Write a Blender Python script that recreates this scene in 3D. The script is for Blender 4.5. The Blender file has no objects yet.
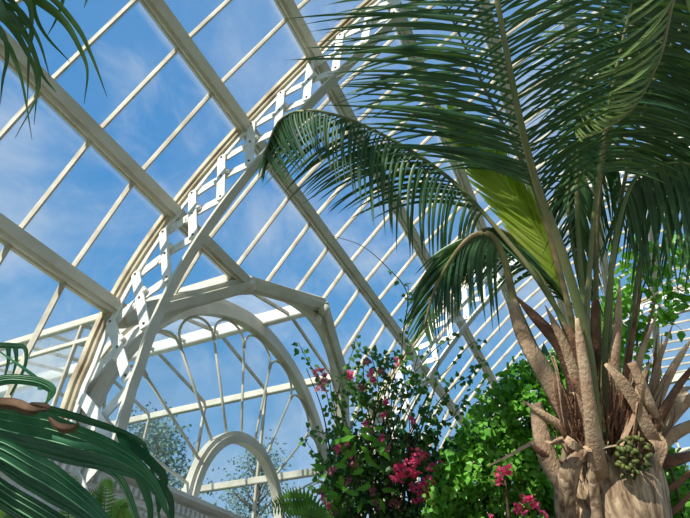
import bpy, bmesh, math, random
from mathutils import Vector, Matrix, noise
random.seed(7)
PI = math.pi
C = bpy.context.scene.collection
U = 2.0            # metres per structural unit (one bay is 3.76 m)
EYE = 1.6
F_PX, CX, CY, HY, VX = 537.0, 345.0, 259.0, 695.0, 665.0
PITCH = math.atan2(HY - CY, F_PX)
AZ = math.atan2(VX - CX, F_PX * math.cos(PITCH) + (HY - CY) * math.sin(PITCH))
FH = Vector((math.cos(AZ), math.sin(AZ), 0))
RT = Vector((math.sin(AZ), -math.cos(AZ), 0))
FW = FH * math.cos(PITCH) + Vector((0, 0, math.sin(PITCH)))
UPV = RT.cross(FW)
CAM = Vector((0, 0, EYE))

def at(px, py, d):                       # world point seen at a pixel, d metres ahead
    return CAM + (FW + RT * ((px - CX) / F_PX) - UPV * ((py - CY) / F_PX)) * d

def S(x, y, z):                          # structural units -> metres
    return Vector((U * x, U * y, U * z + EYE))

# ------------------------------------------------------------------ camera
cd = bpy.data.cameras.new('camera'); cam = bpy.data.objects.new('camera', cd); C.objects.link(cam)
cd.sensor_width = 36; cd.lens = 36 * F_PX / 690; cd.clip_end = 500
cam.matrix_world = Matrix.Translation(CAM) @ Matrix((RT, UPV, -FW)).transposed().to_4x4()
bpy.context.scene.camera = cam

# ------------------------------------------------------------------ materials
def lin(c):
    return tuple((v / 12.92 if v <= .04045 else ((v + .055) / 1.055) ** 2.4) for v in [x / 255 for x in c]) + (1,)

def newmat(name):
    m = bpy.data.materials.new(name); m.use_nodes = True
    nt = m.node_tree; nt.nodes.clear()
    return m, nt, nt.nodes.new('ShaderNodeOutputMaterial')

def mat(name, c1, c2=None, scale=8, rough=.6, stretch=(1, 1, 1), bump=0, bscale=40, transl=0, tcol=None, detail=4, lo=.35, hi=.65, spec=.4, c3=None, vor=0):
    m, nt, out = newmat(name)
    N = nt.nodes.new; L = nt.links.new
    b = N('ShaderNodeBsdfPrincipled'); b.inputs['Roughness'].default_value = rough
    b.inputs['Specular IOR Level'].default_value = spec
    tc = N('ShaderNodeTexCoord'); mp = N('ShaderNodeMapping'); mp.inputs['Scale'].default_value = stretch
    L(tc.outputs['Object'], mp.inputs['Vector'])
    nz = N('ShaderNodeTexNoise'); nz.inputs['Scale'].default_value = scale; nz.inputs['Detail'].default_value = detail
    L(mp.outputs[0], nz.inputs['Vector'])
    r = N('ShaderNodeValToRGB'); r.color_ramp.elements[0].position = lo; r.color_ramp.elements[1].position = hi
    r.color_ramp.elements[0].color = lin(c1); r.color_ramp.elements[1].color = lin(c2 or c1)
    if c3:
        e = r.color_ramp.elements.new(min(.99, hi + .12)); e.color = lin(c3)
    L(nz.outputs['Fac'], r.inputs['Fac']); L(r.outputs[0], b.inputs['Base Color'])
    if bump:
        n2 = N('ShaderNodeTexNoise'); n2.inputs['Scale'].default_value = bscale; n2.inputs['Detail'].default_value = 5
        L(mp.outputs[0], n2.inputs['Vector'])
        bp = N('ShaderNodeBump'); bp.inputs['Strength'].default_value = bump; bp.inputs['Distance'].default_value = .01
        L(n2.outputs['Fac'], bp.inputs['Height']); L(bp.outputs[0], b.inputs['Normal'])
    if vor:
        vo = N('ShaderNodeTexVoronoi'); vo.inputs['Scale'].default_value = vor; L(mp.outputs[0], vo.inputs['Vector'])
        b2 = N('ShaderNodeBump'); b2.inputs['Strength'].default_value = .45; b2.inputs['Distance'].default_value = .004; b2.invert = True
        L(vo.outputs['Distance'], b2.inputs['Height'])
        if bump: L(bp.outputs[0], b2.inputs['Normal'])
        L(b2.outputs[0], b.inputs['Normal'])
    if transl:
        t = N('ShaderNodeBsdfTranslucent'); mx = N('ShaderNodeMixShader'); mx.inputs[0].default_value = transl
        if tcol: t.inputs['Color'].default_value = lin(tcol)
        else: L(r.outputs[0], t.inputs['Color'])
        L(b.outputs[0], mx.inputs[1]); L(t.outputs[0], mx.inputs[2]); L(mx.outputs[0], out.inputs[0])
    else:
        L(b.outputs[0], out.inputs[0])
    return m

PAINT = mat('cream_paint', (214, 211, 196), (190, 184, 164), scale=5, rough=.55, bump=.12, bscale=30, lo=.3, hi=.75)
PAINTW = mat('white_paint', (236, 235, 228), (214, 211, 200), scale=9, rough=.5, bump=.1, lo=.35, hi=.75)
PAINTB = mat('weathered_cream_paint', (196, 184, 156), (140, 118, 88), scale=6, rough=.7, bump=.25, bscale=50, lo=.42, hi=.72)
BARM = mat('bar_paint', (206, 198, 178), (166, 152, 126), scale=7, rough=.5, lo=.35, hi=.7)
BOLT = mat('bolt_iron', (120, 112, 98), (80, 72, 62), scale=60, rough=.6)
STONE = mat('stone_floor', (150, 142, 128), (118, 110, 98), scale=3, rough=.8, bump=.3)
SOIL = mat('soil', (62, 46, 34), (40, 30, 22), scale=12, rough=.95, bump=.5)
GRASS = mat('lawn', (84, 110, 54), (60, 86, 40), scale=2, rough=.9, bump=.4)
PALM = mat('palm_green', (44, 78, 52), (72, 108, 64), scale=6, rough=.34, transl=.14, tcol=(110, 150, 60), c3=(112, 134, 78))
PALML = mat('palm_light_green', (96, 124, 66), (134, 150, 84), scale=6, rough=.4, transl=.25, tcol=(160, 176, 80))
PALMY = mat('palm_young_green', (178, 200, 84), (208, 222, 120), scale=6, rough=.4, transl=.6, tcol=(214, 228, 96))
RACH = mat('frond_stalk', (98, 118, 66), (136, 134, 92), scale=5, rough=.45, stretch=(1, 1, .4), bump=.2, c3=(150, 130, 100))
RACHD = mat('frond_stalk_brown', (150, 128, 96), (112, 116, 66), scale=4, rough=.5, bump=.2)
HUSK = mat('dry_leaf_base', (204, 176, 144), (160, 126, 98), scale=9, rough=.8, stretch=(1, 1, .5), bump=.7, bscale=70, lo=.35, hi=.7, c3=(104, 78, 60), vor=100)
HUSKD = mat('dry_leaf_base_dark', (150, 112, 86), (104, 72, 56), scale=9, rough=.85, bump=.7, bscale=70)
def fibre_mat():
    m, nt, out = newmat('trunk_fibre'); N = nt.nodes.new; L = nt.links.new
    b = N('ShaderNodeBsdfPrincipled'); b.inputs['Roughness'].default_value = .85
    tc = N('ShaderNodeTexCoord'); mp = N('ShaderNodeMapping'); mp.inputs['Scale'].default_value = (9, 9, 1.2)
    L(tc.outputs['Object'], mp.inputs['Vector'])
    nz = N('ShaderNodeTexNoise'); nz.inputs['Scale'].default_value = 3; nz.inputs['Detail'].default_value = 6; nz.inputs['Distortion'].default_value = .6
    L(mp.outputs[0], nz.inputs['Vector'])
    r = N('ShaderNodeValToRGB'); e = r.color_ramp.elements
    e[0].position = .36; e[0].color = lin((110, 84, 62)); e[1].position = .66; e[1].color = lin((206, 178, 144))
    L(nz.outputs['Fac'], r.inputs['Fac']); L(r.outputs[0], b.inputs['Base Color'])
    bp = N('ShaderNodeBump'); bp.inputs['Strength'].default_value = .8; bp.inputs['Distance'].default_value = .02
    L(nz.outputs['Fac'], bp.inputs['Height']); L(bp.outputs[0], b.inputs['Normal'])
    L(b.outputs[0], out.inputs[0]); return m
FIBRE = fibre_mat()
BROAD = mat('broad_leaf', (54, 124, 88), (98, 160, 120), scale=6, rough=.33, stretch=(1, 3, 3), transl=.1, tcol=(70, 140, 50), spec=.5)
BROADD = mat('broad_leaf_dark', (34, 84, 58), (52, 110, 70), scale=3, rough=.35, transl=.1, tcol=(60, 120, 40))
STRAP = mat('strap_leaf', (40, 76, 44), (76, 104, 54), scale=7, rough=.4, transl=.25, tcol=(110, 150, 60), c3=(150, 140, 70))
DEAD = mat('dead_leaf', (150, 118, 92), (98, 72, 54), scale=14, rough=.8, transl=.15)
IVY = mat('climber_leaf', (70, 140, 36), (112, 180, 54), scale=5, rough=.42, transl=.35, tcol=(140, 200, 40), c3=(140, 192, 66))
IVYD = mat('hedge_leaf', (82, 148, 52), (128, 188, 72), scale=4, rough=.45, transl=.25, tcol=(140, 210, 50), c3=(150, 212, 84))
BOUG = mat('bougainvillea_leaf', (46, 92, 42), (88, 138, 60), scale=5, rough=.5, transl=.25, tcol=(100, 150, 50), c3=(110, 136, 60))
MAG = mat('magenta_bract', (240, 62, 124), (255, 128, 170), scale=20, rough=.6, transl=.55, tcol=(255, 90, 150))
PINKD = mat('faded_bract', (150, 84, 98), (186, 130, 136), scale=20, rough=.7, transl=.4, tcol=(190, 110, 120))
WOOD = mat('woody_stem', (88, 68, 50), (58, 44, 34), scale=20, rough=.9, bump=.5)
TWIG = mat('green_stem', (78, 92, 44), (92, 72, 48), scale=10, rough=.7)
FRUIT = mat('green_fruit', (104, 110, 52), (72, 84, 38), scale=30, rough=.5)
FERN = mat('fern_leaf', (70, 118, 46), (104, 150, 62), scale=10, rough=.5, transl=.35, tcol=(130, 180, 70))
TREE = mat('hazed_tree_leaf', (104, 136, 124), (128, 156, 138), scale=1, rough=.8, transl=.2)  # haze seen through the glass is mixed into this pale leaf colour

def glass_mat(name, base, edge, tint=(246, 249, 250)):
    m, nt, out = newmat(name); N = nt.nodes.new; L = nt.links.new
    tr = N('ShaderNodeBsdfTransparent'); tr.inputs['Color'].default_value = lin(tint)
    gl = N('ShaderNodeBsdfGlossy'); gl.inputs['Roughness'].default_value = .03
    lw = N('ShaderNodeLayerWeight'); lw.inputs['Blend'].default_value = .5
    pw = N('ShaderNodeMath'); pw.operation = 'POWER'; pw.inputs[1].default_value = 6; L(lw.outputs['Facing'], pw.inputs[0])
    fr = N('ShaderNodeMath'); fr.operation = 'MULTIPLY_ADD'; fr.inputs[1].default_value = .7; fr.inputs[2].default_value = .02; L(pw.outputs[0], fr.inputs[0])
    m1 = N('ShaderNodeMixShader'); L(fr.outputs[0], m1.inputs[0]); L(tr.outputs[0], m1.inputs[1]); L(gl.outputs[0], m1.inputs[2])
    df = N('ShaderNodeBsdfDiffuse'); df.inputs['Color'].default_value = lin((226, 228, 226))
    tl = N('ShaderNodeBsdfTranslucent'); tl.inputs['Color'].default_value = lin((226, 228, 226))
    md = N('ShaderNodeMixShader'); md.inputs[0].default_value = .6; L(df.outputs[0], md.inputs[1]); L(tl.outputs[0], md.inputs[2])
    uv = N('ShaderNodeUVMap'); uv.uv_map = 'UVMap'
    sx = N('ShaderNodeSeparateXYZ'); L(uv.outputs[0], sx.inputs[0])
    r = N('ShaderNodeMapRange'); r.inputs['From Min'].default_value = .86; r.inputs['From Max'].default_value = .93
    r.inputs['To Min'].default_value = 0; r.inputs['To Max'].default_value = edge; L(sx.outputs[1], r.inputs['Value'])
    tc = N('ShaderNodeTexCoord'); nz = N('ShaderNodeTexNoise'); nz.inputs['Scale'].default_value = 1.3; nz.inputs['Detail'].default_value = 6
    L(tc.outputs['Object'], nz.inputs['Vector'])
    n2 = N('ShaderNodeMapRange'); n2.inputs['From Min'].default_value = .4; n2.inputs['From Max'].default_value = .75
    n2.inputs['To Min'].default_value = base * .3; n2.inputs['To Max'].default_value = base * 1.5; L(nz.outputs['Fac'], n2.inputs['Value'])
    ad = N('ShaderNodeMath'); ad.operation = 'ADD'; ad.use_clamp = True; L(r.outputs[0], ad.inputs[0]); L(n2.outputs[0], ad.inputs[1])
    m2 = N('ShaderNodeMixShader'); L(ad.outputs[0], m2.inputs[0]); L(m1.outputs[0], m2.inputs[1]); L(md.outputs[0], m2.inputs[2])
    L(m2.outputs[0], out.inputs[0]); return m
GLASS = glass_mat('roof_glass', .06, .42)
GLASSM = glass_mat('dirty_porch_glass', .42, 0)
GLASSL = glass_mat('whitewashed_porch_glass', .75, 0)
GLASSC = glass_mat('clear_porch_glass', .03, 0)

# ------------------------------------------------------------------ mesh builder
class MB:
    def __init__(s): s.v = []; s.f = []; s.uv = []; s.smooth = []
    def add(s, vs, fs, sm=False, uvs=None):
        o = len(s.v); s.v += [tuple(v) for v in vs]
        for i, f in enumerate(fs):
            s.f.append([o + k for k in f]); s.smooth.append(sm)
            s.uv.append(uvs[i] if uvs else None)
    def sweep(s, prof, frames, sm=False, cap=True, closed=True):
        n = len(prof); vs = []
        for p, ax, ay in frames: vs += [p + ax * a + ay * b for a, b in prof]
        fs = []
        for i in range(len(frames) - 1):
            for j in range(n if closed else n - 1):
                k = (j + 1) % n; fs.append((i * n + j, i * n + k, (i + 1) * n + k, (i + 1) * n + j))
        if cap and closed:
            fs.append(tuple(range(n))[::-1]); fs.append(tuple((len(frames) - 1) * n + j for j in range(n)))
        s.add(vs, fs, sm)
    def beam(s, p0, p1, up, w, h, prof=None):        # w across, h along up
        d = (p1 - p0).normalized(); ax = d.cross(up).normalized(); ay = ax.cross(d).normalized()
        c = min(w, h) * .12
        pr = prof or [(-w/2+c, -h/2), (w/2-c, -h/2), (w/2, -h/2+c), (w/2, h/2-c), (w/2-c, h/2), (-w/2+c, h/2), (-w/2, h/2-c), (-w/2, -h/2+c)]
        s.sweep(pr, [(p0, ax, ay), (p1, ax, ay)])
    def tube(s, path, rad, seg=8, flat=1.0, wdir=None, tip=False):
        n = len(path); fr = []
        prev = None
        for i, p in enumerate(path):
            t = (path[min(i+1, n-1)] - path[max(i-1, 0)]).normalized()
            if wdir is not None: a = (wdir - t * wdir.dot(t)).normalized()
            elif prev is None:
                q = Vector((0, 0, 1)) if abs(t.z) < .9 else Vector((1, 0, 0)); a = t.cross(q).normalized()
            else: a = (prev - t * prev.dot(t)).normalized()
            prev = a; fr.append((p, a, t.cross(a)))
        vs = []
        for i, (p, a, b) in enumerate(fr):
            r = rad[i] if isinstance(rad, (list, tuple)) else rad
            for k in range(seg):
                q = 2 * PI * k / seg; vs.append(p + a * (math.cos(q) * r) + b * (math.sin(q) * r * flat))
        fs = [(i*seg+j, i*seg+(j+1) % seg, (i+1)*seg+(j+1) % seg, (i+1)*seg+j) for i in range(n-1) for j in range(seg)]
        fs += [tuple(range(seg))[::-1], tuple((n-1)*seg+j for j in range(seg))]
        s.add(vs, fs, True)
    def ball(s, c, r, sx=1, sy=1, sz=1, rot=None, nu=8, nv=6):
        vs = []; fs = []
        for i in range(nv + 1):
            a = PI * i / nv
            for j in range(nu):
                b = 2*PI*j/nu; v = Vector((math.sin(a)*math.cos(b)*sx*r, math.sin(a)*math.sin(b)*sy*r, math.cos(a)*sz*r))
                if rot: v = rot @ v
                vs.append(c + v)
        for i in range(nv):
            for j in range(nu): fs.append((i*nu+j, i*nu+(j+1) % nu, (i+1)*nu+(j+1) % nu, (i+1)*nu+j))
        s.add(vs, fs, True)
    def ribbon(s, path, hw, wd, fold=.25, pleat=0, m=2):
        # leaf blade: path, half widths, width directions, V fold depth, m strips each side
        n = len(path); vs = []; w = 2*m+1
        for i, p in enumerate(path):
            t = (path[min(i+1, n-1)] - path[max(i-1, 0)]).normalized()
            a = wd[i] if isinstance(wd, list) else wd
            a = (a - t * a.dot(t)); a = a.normalized() if a.length > 1e-6 else t.orthogonal().normalized()
            b = t.cross(a)
            for k in range(-m, m+1):
                q = k / m; h = hw[i]
                vs.append(p + a * (q * h) + b * (abs(q) * h * fold + (pleat * h * (k % 2))))
        fs = [(i*w+j, i*w+j+1, (i+1)*w+j+1, (i+1)*w+j) for i in range(n-1) for j in range(w-1)]
        s.add(vs, fs, True)
    def leaf(s, p, d, nrm, L_, W):                    # small heart shaped folded leaf
        d = d.normalized(); a = d.cross(nrm); a = a.normalized() if a.length > 1e-5 else d.orthogonal(); b = a.cross(d)
        vs = [p, p + d*L_*.12 + a*W*.36 - b*.08*W, p + d*L_*.42 + a*W*.5 + b*.1*W, p + d*L_ - b*.18*L_, p + d*L_*.42 - a*W*.5 + b*.1*W, p + d*L_*.12 - a*W*.36 - b*.08*W, p + d*L_*.45 - b*.08*W]
        s.add(vs, [(0, 1, 2, 6), (2, 3, 6), (6, 3, 4), (0, 6, 4, 5)], True)
    def build(s, name, m, parent=None):
        me = bpy.data.meshes.new(name); me.from_pydata(s.v, [], s.f)
        if any(u for u in s.uv):
            l = me.uv_layers.new(name='UVMap')
            for p, u in zip(me.polygons, s.uv):
                if u:
                    for k, li in enumerate(p.loop_indices): l.data[li].uv = u[k]
        me.polygons.foreach_set('use_smooth', s.smooth); me.materials.append(m); me.update()
        o = bpy.data.objects.new(name, me); C.objects.link(o)
        if parent is not None:
            o.parent = parent
            if parent.type == 'EMPTY': o.matrix_parent_inverse = Matrix.Translation(-Vector(parent.location))
        return o

def thing(name, loc, label, cat, group=None):
    o = bpy.data.objects.new(name, None); C.objects.link(o); o.location = loc; o.empty_display_size = .1
    return tag(o, label, cat, group)
def tag(o, label=None, cat=None, group=None, kind=None):
    if label: o['label'] = label
    if cat: o['category'] = cat
    if group: o['group'] = group
    if kind: o['kind'] = kind
    return o
def spline(P, n):                                     # Catmull-Rom through P (list of vectors), returns f(u)
    def f(u):
        u = max(0, min(len(P)-1-1e-6, u)); i = int(u); t = u - i
        p0 = P[i-1] if i > 0 else P[0]*2-P[1]; p1 = P[i]; p2 = P[i+1]; p3 = P[i+2] if i+2 < len(P) else P[-1]*2-P[-2]
        return (p1*2 + (p2-p0)*t + (p0*2-p1*5+p2*4-p3)*t*t + (p1*3-p0-p2*3+p3)*t*t*t) * .5
    return f
def curve(pts, n):
    P = [at(*p) if not isinstance(p, Vector) else p for p in pts]; f = spline(P, n)
    return [f((len(P)-1)*i/(n-1)) for i in range(n)]
def lerpk(K, t):                                      # keyed scalars [(t, v)...]
    if t <= K[0][0]: return K[0][1]
    for (a, x), (b, y) in zip(K, K[1:]):
        if t <= b: return x + (y-x)*(t-a)/(b-a)
    return K[-1][1]

# ------------------------------------------------------------------ vault geometry (structural units)
CYY, CZZ = -1.235, .119
def r_in(deg):
    d = abs(90 - deg); k = math.radians(min(d, 76))
    return 2.47306 - .35814*k**2 + .49451*k**4 - .17651*k**6
GAP = .222
def rib_pt(deg, off, X):                              # off measured outward from the inner flange
    if deg < 0: raise ValueError
    mir = deg > 90; D = 180 - deg if mir else deg
    a = math.radians(D); r = r_in(D) + off
    y = CYY + r*math.cos(a); z = CZZ + r*math.sin(a)
    if mir: y = 2*CYY - y
    return S(X, y, z)
def nrm_at(deg, off=0.0):
    a = (rib_pt(deg+.5, off, 0) - rib_pt(deg-.5, off, 0)).normalized()   # tangent (rising)
    n = Vector((0, a.z, -a.y)); 
    if deg > 90 and n.dot(Vector((0, -1, .3))) < 0: n = -n
    if n.z < -.35: n = -n
    return a, n
T0 = 13.0
PURL = [18.7, 27.2, 36.5, 45.5, 54.9, 64, 73.2, 82.0, 98, 106.8, 116, 125, 134.5, 143.5, 153, 161]
def surf(deg, X, off=0.0): return rib_pt(deg, GAP + off, X)

RIBX = [-.88, 1.0, 2.88, 4.76]
XA, XB = -2.0, 6.64
SP = .188
def deg_of_z(z):
    a, b = 8.0, 89.0
    for _ in range(40):
        m = (a+b)/2
        if (surf(m, 0).z - EYE)/U < z: a = m
        else: b = m
    return (a+b)/2
ZA = (surf(18.7, 0).z - EYE)/U; ZB = (surf(27.2, 0).z - EYE)/U
PX0, APZ = 1.94, 1.50
def open_z(X):                                        # top of the porch opening on the roof surface, or None
    x = abs(X - PX0)
    if x >= .905: return None
    return lerpk([(0, APZ), (.475, ZB), (.905, ZA - .02)], x)

# ------------------------------------------------------------------ lattice arch ribs
def make_rib(X, label):
    foot = S(X, 1.13, -.8)
    t = thing('lattice_arch_rib', foot, label, 'arch', 'lattice arch ribs carrying the glass vault')
    degs = [T0 + i*1.5 for i in range(int((180-2*T0)/1.5)+1)]
    xax = Vector((1, 0, 0))
    def frames(off):
        fr = []
        yb = rib_pt(T0, off, X)
        fr.append((Vector((yb.x, yb.y, 0.0)), xax, Vector((0, 1, 0))))
        for d in degs: a, n = nrm_at(d, off); fr.append((rib_pt(d, off, X), xax, n))
        ye = rib_pt(180-T0, off, X); fr.append((Vector((ye.x, ye.y, 0.0)), xax, Vector((0, -1, 0))))
        return fr
    u = U
    m = MB(); w, h = .0165*u, .010*u
    m.sweep([(-w, -h), (w, -h), (w, 0), (-w, 0)], frames(0)); m.build('inner_flange', PAINT, t)
    for o_, a_, b_ in ((0, 0, .016*u), (GAP, -.040*u, -.02*u)):
        m = MB(); m.sweep([(-.004*u, a_), (.004*u, a_), (.004*u, b_), (-.004*u, b_)], frames(o_)); m.build('chord_web', PAINTW, t)
    m = MB(); w = .0225*u
    m.sweep([(w*.6, -.02*u), (w*.6, -.006*u), (w, -.006*u), (w, .015*u), (-w, .015*u), (-w, -.006*u), (-w*.6, -.006*u), (-w*.6, -.02*u)], frames(GAP)); m.build('outer_flange', PAINTB, t)
    # straight lattice pairs
    def bar_between(mb, p, q, xo, bend=0):
        d = (q-p).normalized(); n = d.cross(xax).normalized(); N = 6; P = []
        for i in range(N+1):
            s = i/N; P.append(p.lerp(q, s) + n*bend*math.sin(PI*s) + xax*xo)
        pr = [(-.0165*u, -.003*u), (.0165*u, -.003*u), (.0165*u, .003*u), (-.0165*u, .003*u)]
        mb.sweep(pr, [(P[i], n, xax) for i in range(N+1)])
    st = 3.85; k = 0
    nodes = [13.7 + st*i for i in range(int((180-2*13.7)/st)+1)]
    for a, b in zip(nodes, nodes[1:]):
        L0, L1, H0, H1 = rib_pt(a, .03, X), rib_pt(b, .03, X), rib_pt(a, .186, X), rib_pt(b, .186, X)
        m = MB(); bar_between(m, H1.lerp(L0, -.06), L0.lerp(H1, -.06), -.006*u, 0)
        m2 = MB(); bar_between(m2, H0.lerp(L1, -.06), L1.lerp(H0, -.06), .006*u, .014*u)
        m.build('lattice_bar', PAINTW, t); lb = m2.build('lattice_bar', PAINTW, t)
        c = (H1+L0)*.5; tt = (L1-L0).normalized(); nn = (H0-L0).normalized()
        if 12 < a < 100:
            for s2 in (1, -1):
                mo = MB(); o = c + (tt*.027 + nn*-.004)*u*s2 + xax*(-.004*u)
                mo.tube([c + xax*(-.002*u), c.lerp(o, .6), o], [.007*u, .0065*u, .006*u], 8)
                mo.ball(o, .0105*u); mo.ball(o + (tt*.009 + nn*.009)*u*s2, .0085*u)
                mo.build('knob_ornament', PAINTW, t)
            if a < 60 and X < 4:
                for p in (c, H1, L0):
                    mb = MB(); mb.ball(p + xax*-.010*u, .005*u, sx=.8, nu=6, nv=4); mb.build('bolt', BOLT, t)
    # straight leg below the springing
    y0, y1 = rib_pt(T0, .012, X), rib_pt(T0, .185, X)
    zz = y0.z; step = .17*u
    while zz - step > .3:
        m = MB(); p = Vector((y0.x, y0.y, zz)); q = Vector((y0.x, y1.y, zz-step)); bar_between(m, p, q, .006*u)
        m.build('lattice_bar', PAINTW, t)
        m = MB(); bar_between(m, Vector((y0.x, y1.y, zz)), Vector((y0.x, y0.y, zz-step)), -.006*u, .01*u); m.build('lattice_bar', PAINTW, t)
        zz -= step
    m = MB(); m.beam(Vector((foot.x, foot.y+.25, 0)), Vector((foot.x, foot.y+.25, .3)), Vector((1, 0, 0)), .7, .34); m.build('base_block', PAINT, t)
    return t
make_rib(1.0, 'white lattice arch in full view, sweeping up beside the arched window')
make_rib(2.88, 'white lattice arch behind the palm, rising out of the flowering climber')
make_rib(4.76, 'farthest lattice arch, glimpsed through leaves at the right edge')

# ------------------------------------------------------------------ purlins
u = U
PPROF = [(-.031*u, .006*u), (-.031*u, -.010*u), (-.025*u, -.010*u), (-.025*u, -.026*u), (-.012*u, -.026*u), (-.012*u, -.036*u), (.012*u, -.036*u), (.012*u, -.026*u), (.025*u, -.026*u), (.025*u, -.010*u), (.031*u, -.010*u), (.031*u, .006*u)]
PLAB = {18.7: 'lowest cream roof purlin, ending on the lattice arch at the left',
        27.2: 'cream roof purlin passing behind the lattice arch to the porch opening',
        36.5: 'cream roof purlin running unbroken from top left down to the flowering climber',
        45.5: 'cream roof purlin crossing the lattice arch at the palm frond tips',
        54.9: 'cream roof purlin emerging beside the pale green young frond',
        64: 'cream roof purlin seen upright between the palm stalks'}
for d in PURL:
    if d > 150: continue
    xs = [(XA, XB)]
    if d == 18.7: xs = [(XA, 1.04), (2.84, XB)]
    if d == 27.2: xs = [(XA, PX0-.475), (PX0+.475, XB)]
    a, n = nrm_at(d, GAP)
    for i, (x0, x1) in enumerate(xs):
        m = MB(); m.sweep(PPROF, [(surf(d, x0, -.004), a, n), (surf(d, x1, -.004), a, n)])
        o = m.build('roof_purlin', PAINT)
        if i == 0: lab = PLAB.get(d)
        else: lab = 'cream roof purlin right of the porch opening, hidden low behind the climber' if d == 18.7 else 'cream roof purlin starting right of the porch opening behind the climber'
        if lab is None: lab = 'cream roof purlin high up behind the dark palm fronds'
        tag(o, lab, 'roof beam', 'horizontal purlins of the glass vault')

# ------------------------------------------------------------------ glass vault with glazing bars
m = MB()
SILL = deg_of_z(.50) if False else 13.0
dl = [13.0] + [p for p in PURL if p < 90]
full = dl + [180-x for x in reversed(dl)]
nx = 23
X_ = [XA + .12 + SP*i for i in range(int((XB-XA-.12)/SP)+1)]
def quad(mb, p, uv=None): mb.add(p, [(0, 1, 2, 3)], False, [uv or [(0, 0), (1, 0), (1, 1), (0, 1)]])
def gpanes(mb, x0, x1, d0, d1, v0=0, v1=1, n=3):
    for i in range(n):
        a = d0 + (d1-d0)*i/n; b = d0 + (d1-d0)*(i+1)/n
        va = v0+(v1-v0)*i/n; vb = v0+(v1-v0)*(i+1)/n
        mb.add([surf(a, x0), surf(a, x1), surf(b, x1), surf(b, x0)], [(0, 1, 2, 3)], True, [[(0, va), (1, va), (1, vb), (0, vb)]])
for a, b in zip(full, full[1:]):
    n = 2 if b < 90 else 2
    if b <= 36.6:                                     # bays below the third purlin: cut out the porch opening
        x = XA
        while x < XB - 1e-6:
            x1 = min(x + SP/2, XB); mz = open_z((x+x1)/2); lo = a
            if mz is not None: lo = max(a, deg_of_z(mz))
            if lo < b - .05: gpanes(m, x, x1, lo, b, (lo-a)/(b-a), 1, 1)
            x = x1
    else: gpanes(m, XA, XB, a, b, 0, 1, 1)
zb, zt = .5, (surf(13.0, 0).z-EYE)/U; yv = (surf(13.0, 0).y)/U
for x0, x1 in ((XA, 1.0), (2.88, XB)):
    quad(m, [S(x0, yv, zb), S(x1, yv, zb), S(x1, yv, zt), S(x0, yv, zt)], [(0, 0), (1, 0), (1, .5), (0, .5)])
quad(m, [S(XA, 2*CYY-yv, -.1), S(XB, 2*CYY-yv, -.1), S(XB, 2*CYY-yv, zt), S(XA, 2*CYY-yv, zt)], [(0, 0), (1, 0), (1, .5), (0, .5)])
ceiling = tag(m.build('ceiling', GLASS), 'curved glass vault of long panes under blue sky', None, None, 'structure')
ceiling['category'] = 'glass roof'
BP = [(-.0062*u, .004*u), (-.0062*u, -.009*u), (-.0025*u, -.016*u), (.0025*u, -.016*u), (.0062*u, -.009*u), (.0062*u, .004*u)]
xax = Vector((1, 0, 0))
k0 = int(round((XA-1.0)/SP))
for k in range(k0, int((XB-1.0)/SP)+1):
    if k % 10 == 0: continue
    X = 1.0 + SP*k
    z = open_z(X); d0 = 13.0 if z is None else deg_of_z(z)
    degs = [d0] + [d for d in full[1:-1] if d > d0+.5]
    fr = []
    if z is None: p = surf(13.0, X); fr.append((Vector((p.x, p.y, S(0, 0, .5).z)), xax, Vector((0, 1, 0))))
    for d in degs: a, n = nrm_at(d, GAP); fr.append((surf(d, X), xax, n))
    p = surf(167, X); fr.append((surf(167, X), xax, nrm_at(167, GAP)[1])); fr.append((Vector((p.x, p.y, S(0, 0, -.1).z)), xax, Vector((0, -1, 0))))
    m = MB(); m.sweep(BP, fr)
    if z is not None: m.ball(surf(d0, X, -.012), .012*u, sx=1.3)
    m.build('glazing_bar', BARM, ceiling)

# ------------------------------------------------------------------ porch opening frame and gabled glass porch
porch = thing('entrance_porch', S(PX0, 1.3, -.8), 'gabled glass entrance porch opening off the vault, seen through the big arch', 'porch')
m = MB()
def roofsurf_z(z, X, off=-.01): return surf(deg_of_z(z), X, off)
fx = [(-.905, ZA-.02), (-.475, ZB), (0, APZ), (.475, ZB), (.905, ZA-.02)]
for (xa, za), (xb, zb_) in zip(fx, fx[1:]):
    N = 8; fr = []
    P = [roofsurf_z(za+(zb_-za)*i/N, PX0+xa+(xb-xa)*i/N) for i in range(N+1)]
    for i in range(N+1):
        t_ = (P[min(i+1, N)] - P[max(i-1, 0)]).normalized(); dmid = deg_of_z(za+(zb_-za)*i/N)
        n = nrm_at(dmid, GAP)[1]; a = n.cross(t_).normalized(); fr.append((P[i], a, n))
    m = MB(); w = .034*u
    m.sweep([(-w, .02*u), (-w, -.02*u), (-w*.5, -.02*u), (-w*.5, -.036*u), (w*.5, -.036*u), (w*.5, -.02*u), (w, -.02*u), (w, .02*u)], fr); m.build('opening_frame', PAINT, porch)
m = MB()
m.ball(roofsurf_z(APZ-.02, PX0, -.05), .032*u); m.ball(roofsurf_z(APZ-.07, PX0, -.055), .018*u, sz=2.0); m.build('boss', PAINT, porch)
for s_ in (-1, 1):
    m = MB(); m.ball(roofsurf_z(ZB-.005, PX0+.475*s_, -.03), .034*u, sz=.8); m.build('boss', PAINT, porch)
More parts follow.
